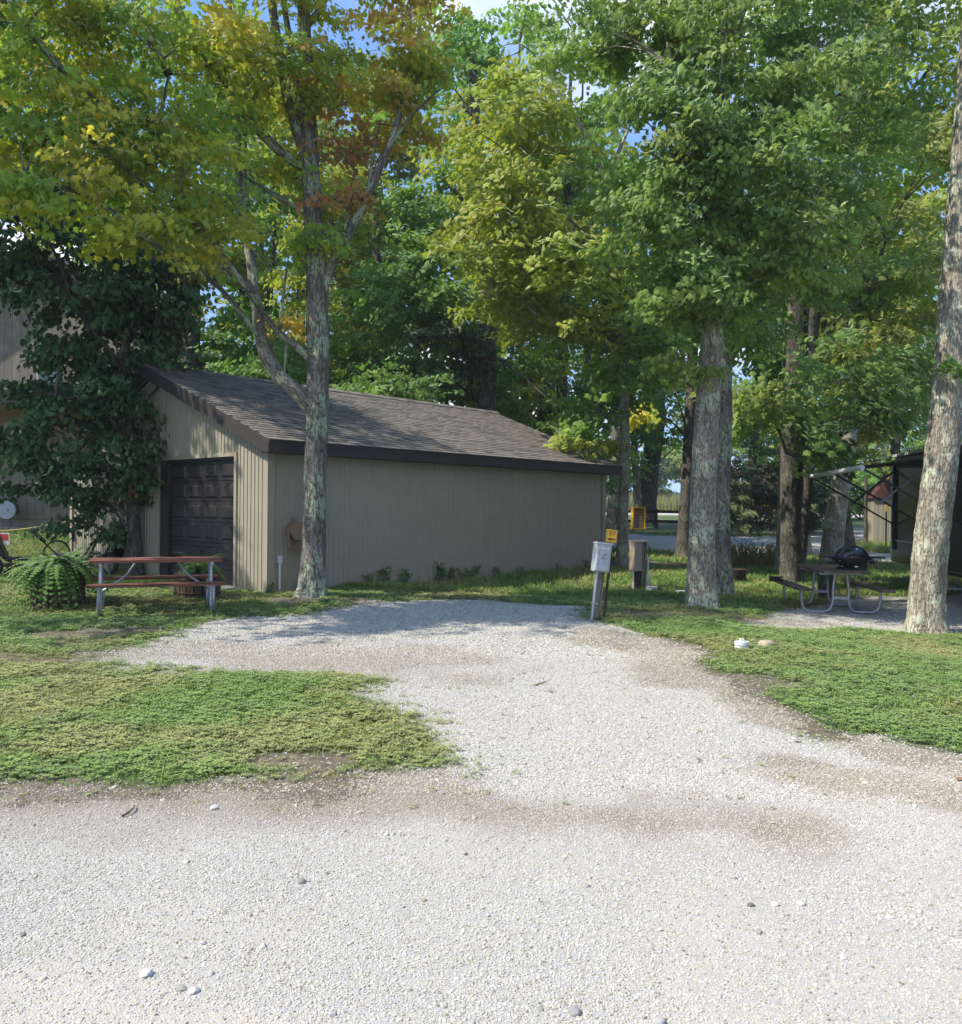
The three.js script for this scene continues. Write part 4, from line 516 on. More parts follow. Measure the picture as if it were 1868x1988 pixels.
// ---------------------------------------------------------------- posts, boxes, small things
const font = await new FontLoader().loadAsync('fonts/droid/droid_sans_bold.typeface.json');
const text = (s, size, mat, parent, x, y, z) => { const g = new TextGeometry(s, { font, size, depth: 0.002, curveSegments: 5 }); g.computeBoundingBox(); const c = g.boundingBox; g.translate(x - (c.max.x + c.min.x) / 2, y - (c.max.y + c.min.y) / 2, z); return mesh('lettering', g, mat, parent); };
{
  const p = gnd(1153, 1205), t = thing('electric_pedestal', 'leaning pale grey utility box on a wooden post at the gravel edge', 'utility box', p, 0.22); t.rotation.z = -0.105; t.rotation.order = 'YXZ';
  mesh('post', boxUV(box(0.10, 0.90, 0.09, 0.045, 0.40, -0.06, 0.006), 1, true), M.postWood, t); mesh('conduit', cyl(0.024, 0.024, 0.72, -0.035, 0.33, 0.01), M.galv, t); mesh('conduit_strap', box(0.09, 0.02, 0.06, -0.02, 0.24, 0.01), M.galv, t);
  const b = mesh('enclosure', box(0.235, 0.40, 0.13, 0, 0.89, 0.02, 0.012), M.paleGrey, t); const c = mesh('cover', box(0.185, 0.325, 0.05, -0.018, 0.872, 0.105, 0.008), M.paleGrey, b); mesh('cap', box(0.25, 0.025, 0.16, 0, 1.095, 0.025, 0.006), M.paleGrey, b);
  mesh('warning_strip', box(0.06, 0.008, 0.003, 0.025, 0.945, 0.131), M.black, c); mesh('warning_mark', box(0.014, 0.014, 0.003, -0.075, 0.942, 0.131), M.black, c); mesh('warning_strip', box(0.10, 0.006, 0.003, 0.0, 0.882, 0.131), M.black, c); text('57', 0.026, M.black, c, -0.01, 0.914, 0.1305); mesh('latch', box(0.012, 0.01, 0.003, 0.01, 0.83, 0.131), M.galv, c);
  const s = thing('site_number_sign', 'yellow square sign reading 57 with a left arrow beside leaning utility box', 'sign', G(p.x + 0.15, p.z - 0.18), 0.10); s.rotation.z = -0.10;
  mesh('stake', box(0.035, 1.05, 0.02, 0.02, 0.42, -0.02), M.rust, s); const pl = mesh('plate', box(0.165, 0.185, 0.006, 0.0, 1.185, 0.0, 0.002), M.yellow, s); mesh('border', mg([box(0.15, 0.004, 0.002, 0, 1.265, 0.0045), box(0.15, 0.004, 0.002, 0, 1.105, 0.0045), box(0.004, 0.156, 0.002, -0.073, 1.185, 0.0045), box(0.004, 0.156, 0.002, 0.073, 1.185, 0.0045)]), M.maroon, pl); text('57', 0.062, M.maroon, pl, 0.004, 1.222, 0.0035); const a = new THREE.Shape(); a.moveTo(-0.058, 0); a.lineTo(-0.012, 0.025); a.lineTo(-0.016, 0.011); a.lineTo(0.055, 0.011); a.lineTo(0.055, -0.011); a.lineTo(-0.016, -0.011); a.lineTo(-0.012, -0.025); const ag = new THREE.ExtrudeGeometry(a, { depth: 0.002, bevelEnabled: false }); ag.translate(0, 1.142, 0.0035); mesh('arrow', ag, M.maroon, pl);
}
{
  const p = gnd(1238, 1146), t = thing('electric_pedestal', 'weathered brown utility box on wooden posts in the grass', 'utility box', p, 0.30);
  mesh('enclosure', box(0.17, 0.56, 0.22, -0.07, 0.66, 0.04, 0.008), M.brownBox, t); mesh('breaker_panel', mg([box(0.02, 0.24, 0.17, 0.028, 0.80, 0.04), box(0.02, 0.24, 0.17, 0.028, 0.52, 0.04)]), std(lin(0.10, 0.085, 0.07), 0.7), t); mesh('lid', box(0.30, 0.025, 0.26, 0.0, 0.955, 0.03, 0.006), M.brownBox, t); mesh('post', boxUV(box(0.10, 0.5, 0.10, -0.02, 0.18, 0.02, 0.006), 1, true), M.rust, t); mesh('post', boxUV(box(0.11, 1.0, 0.10, 0.13, 0.45, -0.04, 0.006), 1, true), M.postWood, t); mesh('post', boxUV(box(0.06, 0.98, 0.07, 0.20, 0.44, -0.10, 0.006), 1, true), M.rust, t); mesh('conduit', cyl(0.018, 0.018, 0.68, 0.205, 0.3, 0.03), M.white, t); mesh('conduit', cyl(0.016, 0.016, 0.4, -0.12, 0.18, 0.05), M.white, t); mesh('wire', pipe([V(0.205, 0.64, 0.03), V(0.235, 0.72, 0.03), V(0.23, 0.82, 0.02), V(0.21, 0.87, 0.0)], 0.008, 16, 6), M.black, t);
}
for (const [x, y, w, hh, lab] of [[1265, 1150, 0.11, 0.10, 'grey pipe cap in the grass beside the brown utility box'], [1320, 1154, 0.11, 0.06, 'flat white pipe cap in grass against the tall maple']]) { const p = gnd(x, y), t = thing('pipe_cap', lab, 'pipe cap', p); mesh('cap', cyl(w, w * 0.96, hh, 0, hh / 2, 0), M.white, t); mesh('rim', (() => { const r = new THREE.TorusGeometry(w, 0.008, 6, 24); r.rotateX(Math.PI / 2); r.translate(0, hh, 0); return r; })(), M.white, t); }
{ const p = gnd(1440, 1262), t = thing('sewer_cleanout', 'white capped sewer pipe with raised knob at the lawn edge', 'pipe cap', p); mesh('collar', cyl(0.075, 0.078, 0.07, 0, 0.03, 0), M.white, t); mesh('cap', cyl(0.083, 0.08, 0.035, 0, 0.08, 0), M.white, t); mesh('knob', box(0.05, 0.035, 0.05, 0, 0.112, 0, 0.004), M.white, t); }
function rockGeo(r, sy, sd) { const g = new THREE.IcosahedronGeometry(r, 2), p = g.attributes.position; for (let i = 0; i < p.count; i++) { const v = V(p.getX(i), p.getY(i), p.getZ(i)), k = 0.78 + 0.5 * vn(v.x / r * 1.3 + sd, v.y / r * 1.3 + v.z / r + sd * 2); p.setXYZ(i, v.x * k, v.y * k * sy, v.z * k); } g.computeVertexNormals(); return g; }
[[1490, 1258, 0.10, 0.7, 'pale tan rock beside the white sewer cap', lin(0.45, 0.37, 0.26)], [1463, 1247, 0.045, 0.6, 'small pale stone behind the white sewer cap', lin(0.5, 0.44, 0.34)]].forEach(([x, y, r, sy, lab, c], i) => { const p = gnd(x, y); p.y += r * 0.35; const m = mesh('rock', rockGeo(r, sy, i * 5 + 3), std(c, 0.95, 0, { map: rep(tFleck, 2, 2) })); m.position.copy(p); tag(m, lab, 'rock'); });
{ // fire ring
  const p = gnd(1424, 1131), t = thing('fire_ring', 'rusty steel fire ring with a grate in the grass', 'fire ring', V(p.x, p.y, p.z - 0.35)); const r = new THREE.CylinderGeometry(0.40, 0.40, 0.30, 40, 1, true); r.translate(0, 0.14, 0); const r2 = new THREE.CylinderGeometry(0.385, 0.385, 0.30, 40, 1, true); r2.translate(0, 0.14, 0); mesh('ring', mg([r, r2, (() => { const q = new THREE.RingGeometry(0.385, 0.40, 40); q.rotateX(-Math.PI / 2); q.translate(0, 0.29, 0); return q; })()]), M.rust, t); mesh('ash_bed', cyl(0.38, 0.38, 0.06, 0, 0.03, 0), M.soil, t); const gr = []; for (let i = -4; i <= 4; i++) gr.push(bar(V(-0.3, 0, i * 0.06), V(0.1, 0, i * 0.06), 0.01)); const gg = mg(gr); gg.rotateZ(0.25); gg.translate(-0.15, 0.42, 0); mesh('grate', gg, M.galv, t); mesh('grate_arm', bar(V(-0.3, 0.1, 0), V(-0.3, 0.40, 0), 0.02), M.rust, t);
}
{ // orange display stand at the fence
  const p = gnd(1239, 1031), s = 1.0 * -p.z / F * 46, t = thing('display_stand', 'tall yellow-orange display stand with dark lettering beside the oak trunk', 'display stand', p, 0.16); const w = s * 0.52, h = s; // metres
  const frame = mesh('frame', mg([box(0.06, h * 0.94, 0.3, -w / 2, h * 0.55, 0), box(0.06, h * 0.94, 0.3, w / 2, h * 0.55, 0), box(w, 0.06, 0.32, 0, h * 1.0, 0), box(w, 0.06, 0.3, 0, h * 0.1, 0)]), M.yellow, t); mesh('back_panel', box(w - 0.06, h * 0.9, 0.03, 0, h * 0.55, -0.1), std(lin(0.10, 0.06, 0.03), 0.8), t); const hd = mesh('header_panel', box(w - 0.07, h * 0.3, 0.03, 0, h * 0.83, 0.02), std(lin(0.55, 0.26, 0.012), 0.6), t);
  for (const [yy, hh2, ww] of [[0.915, 0.025, 0.6], [0.865, 0.06, 0.78], [0.79, 0.02, 0.66], [0.76, 0.02, 0.7], [0.73, 0.018, 0.5]]) for (let i = 0; i < 6; i++) mesh('faded_letter', box(w * ww / 7, h * hh2, 0.006, (i - 2.5) * w * ww / 6, h * yy, 0.039), std(lin(0.22, 0.07, 0.02), 0.7), hd);
  for (let r = 0; r < 5; r++) for (let c = 0; c < 2; c++) mesh('leaflet', box(w * 0.34, h * 0.085, 0.02, (c - 0.5) * w * 0.42, h * (0.185 + r * 0.105), 0.0), std(c ? lin(0.52, 0.42, 0.28) : lin(0.22, 0.22, 0.25), 0.7), t); for (const x of [-1, 1]) mesh('leg', box(0.06, h * 0.12, 0.06, x * w * 0.4, h * 0.04, 0), M.black, t);
}
{ // dark rail fence
  const A = gnd(1150, 1025), B = gnd(1420, 1030), t = thing('rail_fence', 'dark brown two-rail wooden fence along the lane', 'fence', A); const dir = B.clone().sub(A); dir.y = 0; const n = 7, wood = woodMat(lin(0.045, 0.03, 0.026)); let prev; for (let i = 0; i <= n; i++) { const q = A.clone().addScaledVector(dir, i / n * 1.9 - 0.35); q.y = hgt(q.x, q.z); const l = q.clone().sub(A); mesh('post', box(0.15, 1.25, 0.15, l.x, l.y + 0.55, l.z), wood, t); if (prev) for (const y of [0.45, 1.02]) mesh('rail', bar(prev.clone().add(V(0, y, 0.10)), l.clone().add(V(0, y, 0.10)), 0.06, 0.17), wood, t); prev = l; }
}
{ // hose on the shed wall, outlet conduit
  const q = (x, y, z) => S2W(x, y, z), w = (pts, r, s = 50) => pipe(pts, r, s, 8);
  const t = thing('garden_hose', 'brown hose coiled on a hanger on the shed side wall', 'hose', q(0.50, 1.05, 0.03), SHED.yaw);
  const face = cyl(0.155, 0.155, 0.02, 0, 0, 0, 26); face.rotateX(Math.PI / 2); const back = face.clone(); face.translate(0, -0.02, 0.15); back.translate(0, -0.02, 0); const drum = cyl(0.10, 0.10, 0.15, 0, 0, 0, 20); drum.rotateX(Math.PI / 2); drum.translate(0, -0.02, 0.075); mesh('reel', mg([face, back, drum]), M.hose, t); mesh('hanger', box(0.09, 0.2, 0.02, 0, 0.12, -0.008, 0.004), M.hose, t);
  for (let i = 0; i < 6; i++) { const r = new THREE.TorusGeometry(0.125 + 0.012 * i, 0.012, 6, 32); r.scale(0.95, 1.05 + 0.05 * i, 1); r.rotateZ(rr(-0.1, 0.1)); r.translate(rr(-0.02, 0.02), -0.06 - 0.02 * i, 0.03 + 0.02 * i); mesh('coil', r, M.hose, t); }
  mesh('hose_end', w([V(0.14, -0.1, 0.10), V(0.12, -0.4, 0.10), V(0.02, -0.7, 0.12), V(-0.12, -0.98, 0.18), V(-0.3, -1.05, 0.3), V(-0.55, -1.07, 0.35)], 0.011), M.hose, t);
  const c = thing('outlet_conduit', 'white electrical conduit with outlet box rising at the shed corner', 'conduit', q(0.22, 0, 0.05), SHED.yaw); mesh('pipe', cyl(0.022, 0.022, 0.60, 0, 0.2, 0), M.white, c); mesh('outlet_box', box(0.075, 0.13, 0.06, 0, 0.55, 0, 0.01), M.white, c); mesh('elbow', pipe([V(0, -0.04, 0), V(0, -0.09, 0.02), V(-0.02, -0.11, 0.09)], 0.024, 10, 8), M.white, c);
}

// ---------------------------------------------------------------- planters with ferns
function frond(L, droop, wid) { // a single arching fern frond along +x
  const pos = [], n = 16; const pt = (t) => V(L * t * (1 - 0.18 * t * droop), L * (0.75 * t - droop * 1.05 * t * t), 0);
  for (let i = 0; i < n; i++) { const t = (i + 0.6) / n, a = pt(t), d = pt(Math.min(1, t + 0.05)).sub(a).normalize(), w = wid * Math.sin(Math.PI * Math.min(1, 0.15 + t * 0.85)) * (1 - 0.35 * t); for (const s of [-1, 1]) { const tip = a.clone().addScaledVector(d, w * 0.45).add(V(0, -w * 0.3, s * w)), q = a.clone().addScaledVector(d, L / n * 0.85); const mid = a.clone().lerp(tip, 0.5).addScaledVector(d, L / n * 0.6); for (const v of [a, tip, mid, a, mid, q]) pos.push(v.x, v.y, v.z); } }
  const g = new THREE.BufferGeometry(); g.setAttribute('position', new THREE.Float32BufferAttribute(pos, 3)); g.computeVertexNormals(); return g;
}
function fernPot(name, label, p, r, h, n, spread) {
  const t = thing(name, label, 'planter', p), staves = 18; const body = mesh('barrel', new THREE.CylinderGeometry(r * 0.93, r * 0.80, h - 0.03, 24), M.barrel, t); body.position.y = h / 2;
  for (let i = 0; i < staves; i++) { const a = i / staves * 6.2832, w = 2 * Math.PI * r / staves, g = new RoundedBoxGeometry(w * 0.95, h, 0.03, 1, 0.006), q = g.attributes.position; for (let k = 0; k < q.count; k++) q.setX(k, q.getX(k) * mix(0.86, 1.0, (q.getY(k) + h / 2) / h)); g.translate(0, 0, r); g.rotateX(-0.0); const m = mesh('stave', boxUV(g, 1, true), M.barrel, t); m.position.y = h / 2; m.rotation.y = a; }
  for (const y of [0.22, 0.75]) { const k = new THREE.TorusGeometry(r + 0.018, 0.012, 6, 40); k.rotateX(Math.PI / 2); k.translate(0, h * y, 0); k.scale(1, 1, 1); mesh('hoop', k, M.rust, t); }
  mesh('potting_soil', cyl(r * 0.9, r * 0.9, 0.04, 0, h - 0.03, 0), M.soil, t);
  const gs = []; for (let i = 0; i < n; i++) { const g = frond(spread * rr(0.6, 1.1), rr(0.6, 1.9), rr(0.06, 0.11)); g.rotateZ(rr(-0.1, 0.5)); g.rotateY(rnd() * 6.2832); g.translate(rr(-0.1, 0.1), h + rr(-0.02, 0.1), rr(-0.1, 0.1)); gs.push(g); }
  const f = mesh('fern', mg(gs), M.fern, t); f.userData.kind = 'stuff'; return t;
}
const fp = gnd(112, 1178); fernPot('fern_planter', 'wooden barrel planter with overflowing fern beside the red-brown table', fp, 0.35, 0.44, 260, 0.86);
const fp2 = G(tl.x + 0.05, tl.z - 1.3); fernPot('fern_planter', 'dark barrel planter with fern behind the red-brown table', fp2, 0.34, 0.40, 60, 0.55);

// ---------------------------------------------------------------- karts, bicycle, rope and sign in the shade by the barn
function wheel(parent, x, y, z, r, w, axisZ = true) { const g = new THREE.TorusGeometry(r - w / 2, w / 2, 10, 26); const m = mesh('wheel', g, M.rubber, parent); m.position.set(x, y, z); if (!axisZ) m.rotation.y = Math.PI / 2; const h = cyl(0.05, 0.05, w, 0, 0, 0, 12); h.rotateX(Math.PI / 2); mesh('hub', mg([h, box(r * 1.7, 0.02, 0.02), box(0.02, r * 1.7, 0.02)]), M.galv, m); return m; }
function kart(label, p, turn, o = {}) {
  const t = thing('pedal_kart', label, 'pedal kart', p, turn); mesh('frame', mg([pipe([V(-0.8, 0.28, -0.2), V(0, 0.24, -0.22), V(0.75, 0.3, -0.2)], 0.025, 16, 8), pipe([V(-0.8, 0.28, 0.2), V(0, 0.24, 0.22), V(0.75, 0.3, 0.2)], 0.025, 16, 8), bar(V(-0.7, 0.28, -0.45), V(-0.7, 0.28, 0.45), 0.04), bar(V(0.65, 0.28, -0.45), V(0.65, 0.28, 0.45), 0.04), bar(V(-0.2, 0.25, -0.22), V(-0.2, 0.25, 0.22), 0.04)]), M.black, t);
  for (const [x, r] of [[-0.7, 0.25], [0.65, 0.22]]) for (const s of [-1, 1]) wheel(t, x, r, s * 0.47, r, 0.09);
  const seat = mesh('seat', mg([box(0.42, 0.06, 0.42, -0.28, 0.38, 0, 0.03), (() => { const g = box(0.07, 0.56, 0.42, 0, 0.28, 0, 0.03); g.rotateZ(0.38); g.translate(-0.48, 0.38, 0); return g; })()]), M.black, t); void seat;
  mesh('steering_column', bar(V(0.55, 0.3, 0), V(0.08, 0.80, 0), 0.03), M.black, t); const w = new THREE.TorusGeometry(0.16, 0.017, 8, 26); w.rotateY(Math.PI / 2); w.rotateZ(0.75); w.translate(0.06, 0.83, 0); mesh('steering_wheel', w, M.black, t); mesh('wheel_spoke', mg([bar(V(0.06, 0.83, -0.15), V(0.06, 0.83, 0.15), 0.02)]), M.black, t);
  if (o.levers) for (const s of [-1, 1]) mesh('lever', bar(V(0.2, 0.25, s * 0.2), V(-0.28, 0.98, s * 0.2), 0.035), M.black, t); mesh('reflector', box(0.02, 0.05, 0.07, 0.78, 0.33, 0.1), M.yellow, t); return t;
}
const kp = gnd(222, 1108); kart('black pedal kart with steering wheel and tilted seat against the shed gable', V(kp.x + 0.05, kp.y, kp.z + 0.75), 2.75, { levers: true });
const kp2 = gnd(66, 1122); kart('dark pedal kart parked on the grass before the barn', kp2, 0.35);
{ // bicycle with swept chrome handlebar
  const p = gnd(165, 1100), t = thing('bicycle', 'dark bicycle with swept chrome handlebar behind the fern planter', 'bicycle', V(p.x - 0.1, p.y, p.z + 0.1), 0.9); wheel(t, -0.5, 0.32, 0, 0.32, 0.045); wheel(t, 0.52, 0.32, 0, 0.32, 0.045);
  mesh('frame', mg([pipe([V(-0.5, 0.32, 0), V(0, 0.28, 0), V(0.38, 0.72, 0)], 0.017, 20, 7), bar(V(0, 0.28, 0), V(-0.16, 0.78, 0), 0.03), bar(V(-0.14, 0.7, 0), V(0.38, 0.72, 0), 0.03), bar(V(-0.5, 0.32, 0), V(-0.14, 0.7, 0), 0.02)]), M.black, t); mesh('fork', bar(V(0.52, 0.32, 0), V(0.36, 0.92, 0), 0.03), M.black, t);
  mesh('handlebar', pipe([V(0.12, 1.0, -0.33), V(0.25, 1.04, -0.3), V(0.4, 1.12, -0.2), V(0.38, 0.95, -0.05), V(0.38, 0.95, 0.05), V(0.4, 1.12, 0.2), V(0.25, 1.04, 0.3), V(0.12, 1.0, 0.33)], 0.014, 40, 8), M.chrome, t); const s = new THREE.SphereGeometry(1, 16, 10); s.scale(0.16, 0.04, 0.09); s.translate(-0.17, 0.83, 0); mesh('saddle', s, M.black, t); mesh('pedal', box(0.1, 0.02, 0.08, 0.12, 0.2, 0.12), M.black, t);
}
{ // yellow rope and a hanging sign
  const a = S2W(-0.02, 1.05, -SHED.W), b = at(-160, 1032, -17.2), m = at(30, 1029, -18.6); const t = mesh('rope', pipe([a, m, b], 0.016, 40, 6), M.rope); tag(t, 'yellow rope strung from the shed corner across the grass', 'rope');
  const post = thing('rope_post', 'dark wooden post holding the yellow rope out past the sign', 'post', G(b.x, b.z)); mesh('post', box(0.09, b.y - hgt(b.x, b.z) + 0.1, 0.09, 0, (b.y - hgt(b.x, b.z)) / 2, -0.062), M.rust, post); mesh('cap', box(0.11, 0.03, 0.11, 0, b.y - hgt(b.x, b.z) + 0.06, -0.062), M.rust, post);
  const q = at(3, 1031, -18.35), s = thing('warning_sign', 'small red and white sign hanging from the yellow rope', 'sign', V(q.x, q.y - 0.17, q.z)); mesh('plate', box(0.36, 0.26, 0.006, 0, 0, 0), M.white, s); mesh('red_field', box(0.30, 0.14, 0.003, 0, 0.035, 0.0055), M.red, s); for (const x of [-0.14, 0.14]) mesh('tie', box(0.01, 0.06, 0.006, x, 0.15, 0), M.white, s);
}

// ---------------------------------------------------------------- travel trailer, awning, hut
{
  const A = V(9.85, 0, -20), B = V(8.35, 0, -11.0), dir = B.clone().sub(A).normalize(), y0 = hgt(9.2, -17), t = thing('travel_trailer', 'dark glossy travel trailer with bronze end panel parked past the leaning trunk', 'trailer', V(A.x, y0, A.z), Math.atan2(-dir.z, dir.x));
  const L = A.distanceTo(B); const bronze = new THREE.MeshPhysicalMaterial({ color: lin(0.20, 0.18, 0.12), roughness: 0.16, metalness: 0.85 }), dark = new THREE.MeshPhysicalMaterial({ color: lin(0.012, 0.011, 0.011), roughness: 0.35, clearcoat: 0.2 });
  mesh('body', box(L, 2.5, 2.3, L / 2, 1.85, -1.18, 0.06), dark, t); mesh('end_panel', box(2.3, 1.66, 0.03, 1.2, 1.97, -0.012), bronze, t); mesh('lower_panel', box(2.3, 0.5, 0.04, 1.2, 0.86, -0.01), bronze, t); mesh('trim_strip', box(2.35, 0.03, 0.05, 1.2, 1.12, 0.002), M.chrome, t); mesh('corner_post', box(0.06, 2.3, 0.06, 0.02, 1.8, -0.01), M.chrome, t);
  mesh('window', box(1.0, 0.8, 0.02, 4.6, 2.2, -0.02), std(lin(0.01, 0.012, 0.014), 0.08), t); mesh('roof_edge', box(L, 0.06, 2.36, L / 2, 3.13, -1.18), M.white, t); mesh('drip_rail', box(L, 0.035, 0.03, L / 2, 2.88, -0.018), M.chrome, t); mesh('chassis', box(L - 0.3, 0.14, 1.6, L / 2, 0.55, -1.18), M.black, t);
  for (const x of [L * 0.55, L * 0.65]) for (const z of [-0.25, -2.1]) wheel(t, x, 0.33, z, 0.33, 0.2); mesh('step', box(0.6, 0.04, 0.28, 4.0, 0.35, 0.1), M.galv, t); mesh('stabilizer', bar(V(0.9, 0.5, -0.2), V(0.7, 0.02, -0.25), 0.06), M.rust, t);
  const a = thing('trailer_awning', 'rolled-out dark awning on folding arms beside the glossy trailer', 'awning', t.position.clone(), t.rotation.y); const AL = 4.6, rol = cyl(0.05, 0.05, AL, 0, 0, 0, 14); rol.rotateZ(Math.PI / 2); rol.translate(AL / 2 + 0.1, 2.62, 1.95); mesh('roller', rol, M.white, a);
  const fb = box(AL - 0.1, 0.012, 2.0); fb.rotateX(0.12); fb.translate(AL / 2 + 0.1, 2.78, 0.97); mesh('fabric', fb, std(lin(0.03, 0.04, 0.03), 0.9), a);
  for (const x of [0.25, 2.4, AL]) { mesh('arm', bar(V(x, 1.5, 0.04), V(x, 2.6, 1.9), 0.036), M.black, a); mesh('arm', bar(V(x, 2.75, 0.04), V(x, 2.0, 0.95), 0.04), x === 2.4 ? M.galv : M.black, a); mesh('wall_rail', box(0.06, 2.0, 0.05, x, 1.9, 0.032), M.black, a); }
}
{
  const p = gnd(1722, 1054), s = -p.z / F, t = thing('small_hut', 'small tan board hut with red-brown roof behind the trailer', 'hut', p, -0.25), w = 62 * s, h = 86 * s; mesh('wall', box(w, h, w, 0, h / 2, 0), M.tan2, t); for (let i = 0; i < 7; i++) mesh('wall_board', box(w / 7 - 0.015, h, 0.02, -w / 2 + (i + 0.5) * w / 7, h / 2, w / 2 + 0.012), i % 2 ? M.tan : M.tan2, t); const r = new THREE.Shape(); r.moveTo(-w * 0.58, 0); r.lineTo(0, w * 0.75); r.lineTo(w * 0.58, 0); const g = new THREE.ExtrudeGeometry(r, { depth: w * 1.2, bevelEnabled: false }); g.translate(0, h, -w * 0.6); mesh('roof', g, std(lin(0.10, 0.035, 0.026), 0.9, 0, { map: rep(tFleck, 3, 3) }), t);
  const q = gnd(1720, 1062), m = thing('marker_post', 'thin dark post with a yellow tag beside the small hut', 'post', q), hh = 80 * -q.z / F; mesh('post', box(0.05, hh, 0.05, 0, hh / 2, 0), M.black, m); mesh('tag', box(0.10, hh * 0.2, 0.02, 0, hh * 0.95, 0.04), M.yellow, m);
  const u = gnd(1680, 1056), v = thing('wooden_pole', 'slim bare wooden pole standing on the grass near the hut', 'pole', u), vh = 130 * -u.z / F; mesh('pole', cyl(0.085, 0.06, vh, 0, vh / 2, 0, 10), M.barkDark, v); mesh('foot', cyl(0.16, 0.07, 0.3, 0, 0.12, 0, 10), M.barkDark, v);
  const sp = gnd(1566, 1075), st = thing('stump', 'broken pale stump beside the dark twin-stemmed tree', 'stump', sp), a = -sp.z / F; mesh('stump', tube([V(0, -0.1, 0), V(0.0, 20 * a, 0), V(0.05, 38 * a, 0)], [9 * a, 8 * a, 5 * a], 12, 0.1, 0.05, 0.2), M.barkGrey, st);
}

// ---------------------------------------------------------------- plants and ground cover
{ // daylily bed beside the lane
  const c = gnd(1462, 1100), t = thing('daylily_bed', 'yellow-green daylily clump beside the back lane', 'flower bed', c), gs = []; for (let i = 0; i < 420; i++) { const g = new THREE.PlaneGeometry(0.022, rr(0.35, 0.75), 1, 4), p = g.attributes.position; g.translate(0, 0.3, 0); for (let k = 0; k < p.count; k++) { const y = Math.max(0, p.getY(k) + 0.05); p.setZ(k, y * y * 0.75); p.setX(k, p.getX(k) * (1.3 - y)); } g.rotateY(rnd() * 6.28); g.translate(rr(-1.1, 0.9), 0, rr(-0.4, 0.5)); gs.push(g); } const m = leafMat(0.8, 0.35); m.color = lin(0.17, 0.20, 0.04); mesh('leaves', mg(gs), m, t).userData.kind = 'stuff'; const st = []; for (let i = 0; i < 14; i++) st.push(bar(V(rr(-1, 0.8), 0, rr(-0.3, 0.3)), V(rr(-1, 0.8), rr(0.7, 0.95), rr(-0.3, 0.3)), 0.008)); mesh('stalks', mg(st), M.barkDark, t).userData.kind = 'stuff';
}
for (const [px, h] of [[500, 0.25], [590, 0.22], [715, 0.30], [745, 0.45], [785, 0.35], [855, 0.48], [882, 0.38], [905, 0.30], [925, 0.35], [965, 0.28], [1005, 0.20], [1080, 0.22], [1135, 0.25]]) { // weeds at the foot of the wall
  let best = 0, bd = 1e9; for (let k = 0; k <= 60; k++) { const w = S2W(k / 60 * SHED.L, 0, 0.12), d = V(w.x, w.y, w.z).project(camera), x = (d.x * 0.5 + 0.5) * 1868; if (Math.abs(x - px) < bd) { bd = Math.abs(x - px); best = k; } } const w = S2W(best / 60 * SHED.L, 0, 0.14), b = G(w.x, w.z);
  const t = thing('weed', 'small green weed growing against the shed side wall', 'weed', b, 0, 'weeds along the shed wall'), g = []; for (let i = 0; i < 8; i++) { const q = SPRIG.bush[i % 2].clone(), s = h * rr(1.0, 1.5); q.scale(s, s, s); q.rotateZ(rr(0.6, 1.3)); q.rotateY(rnd() * 6.28); q.translate(rr(-0.08, 0.08), h * rr(0.2, 0.6), rr(-0.05, 0.05)); g.push(q); } const m = mesh('leaves', mg(g), M.fern, t); m.userData.kind = 'stuff'; mesh('stem', bar(V(0, -0.03, 0), V(0.02, h * 0.8, 0), 0.008), M.fern, t);
}
const inView = (x, z) => { const d = -z; return d > 1.9 && Math.abs(x) < d * 0.585 + 1.9; };
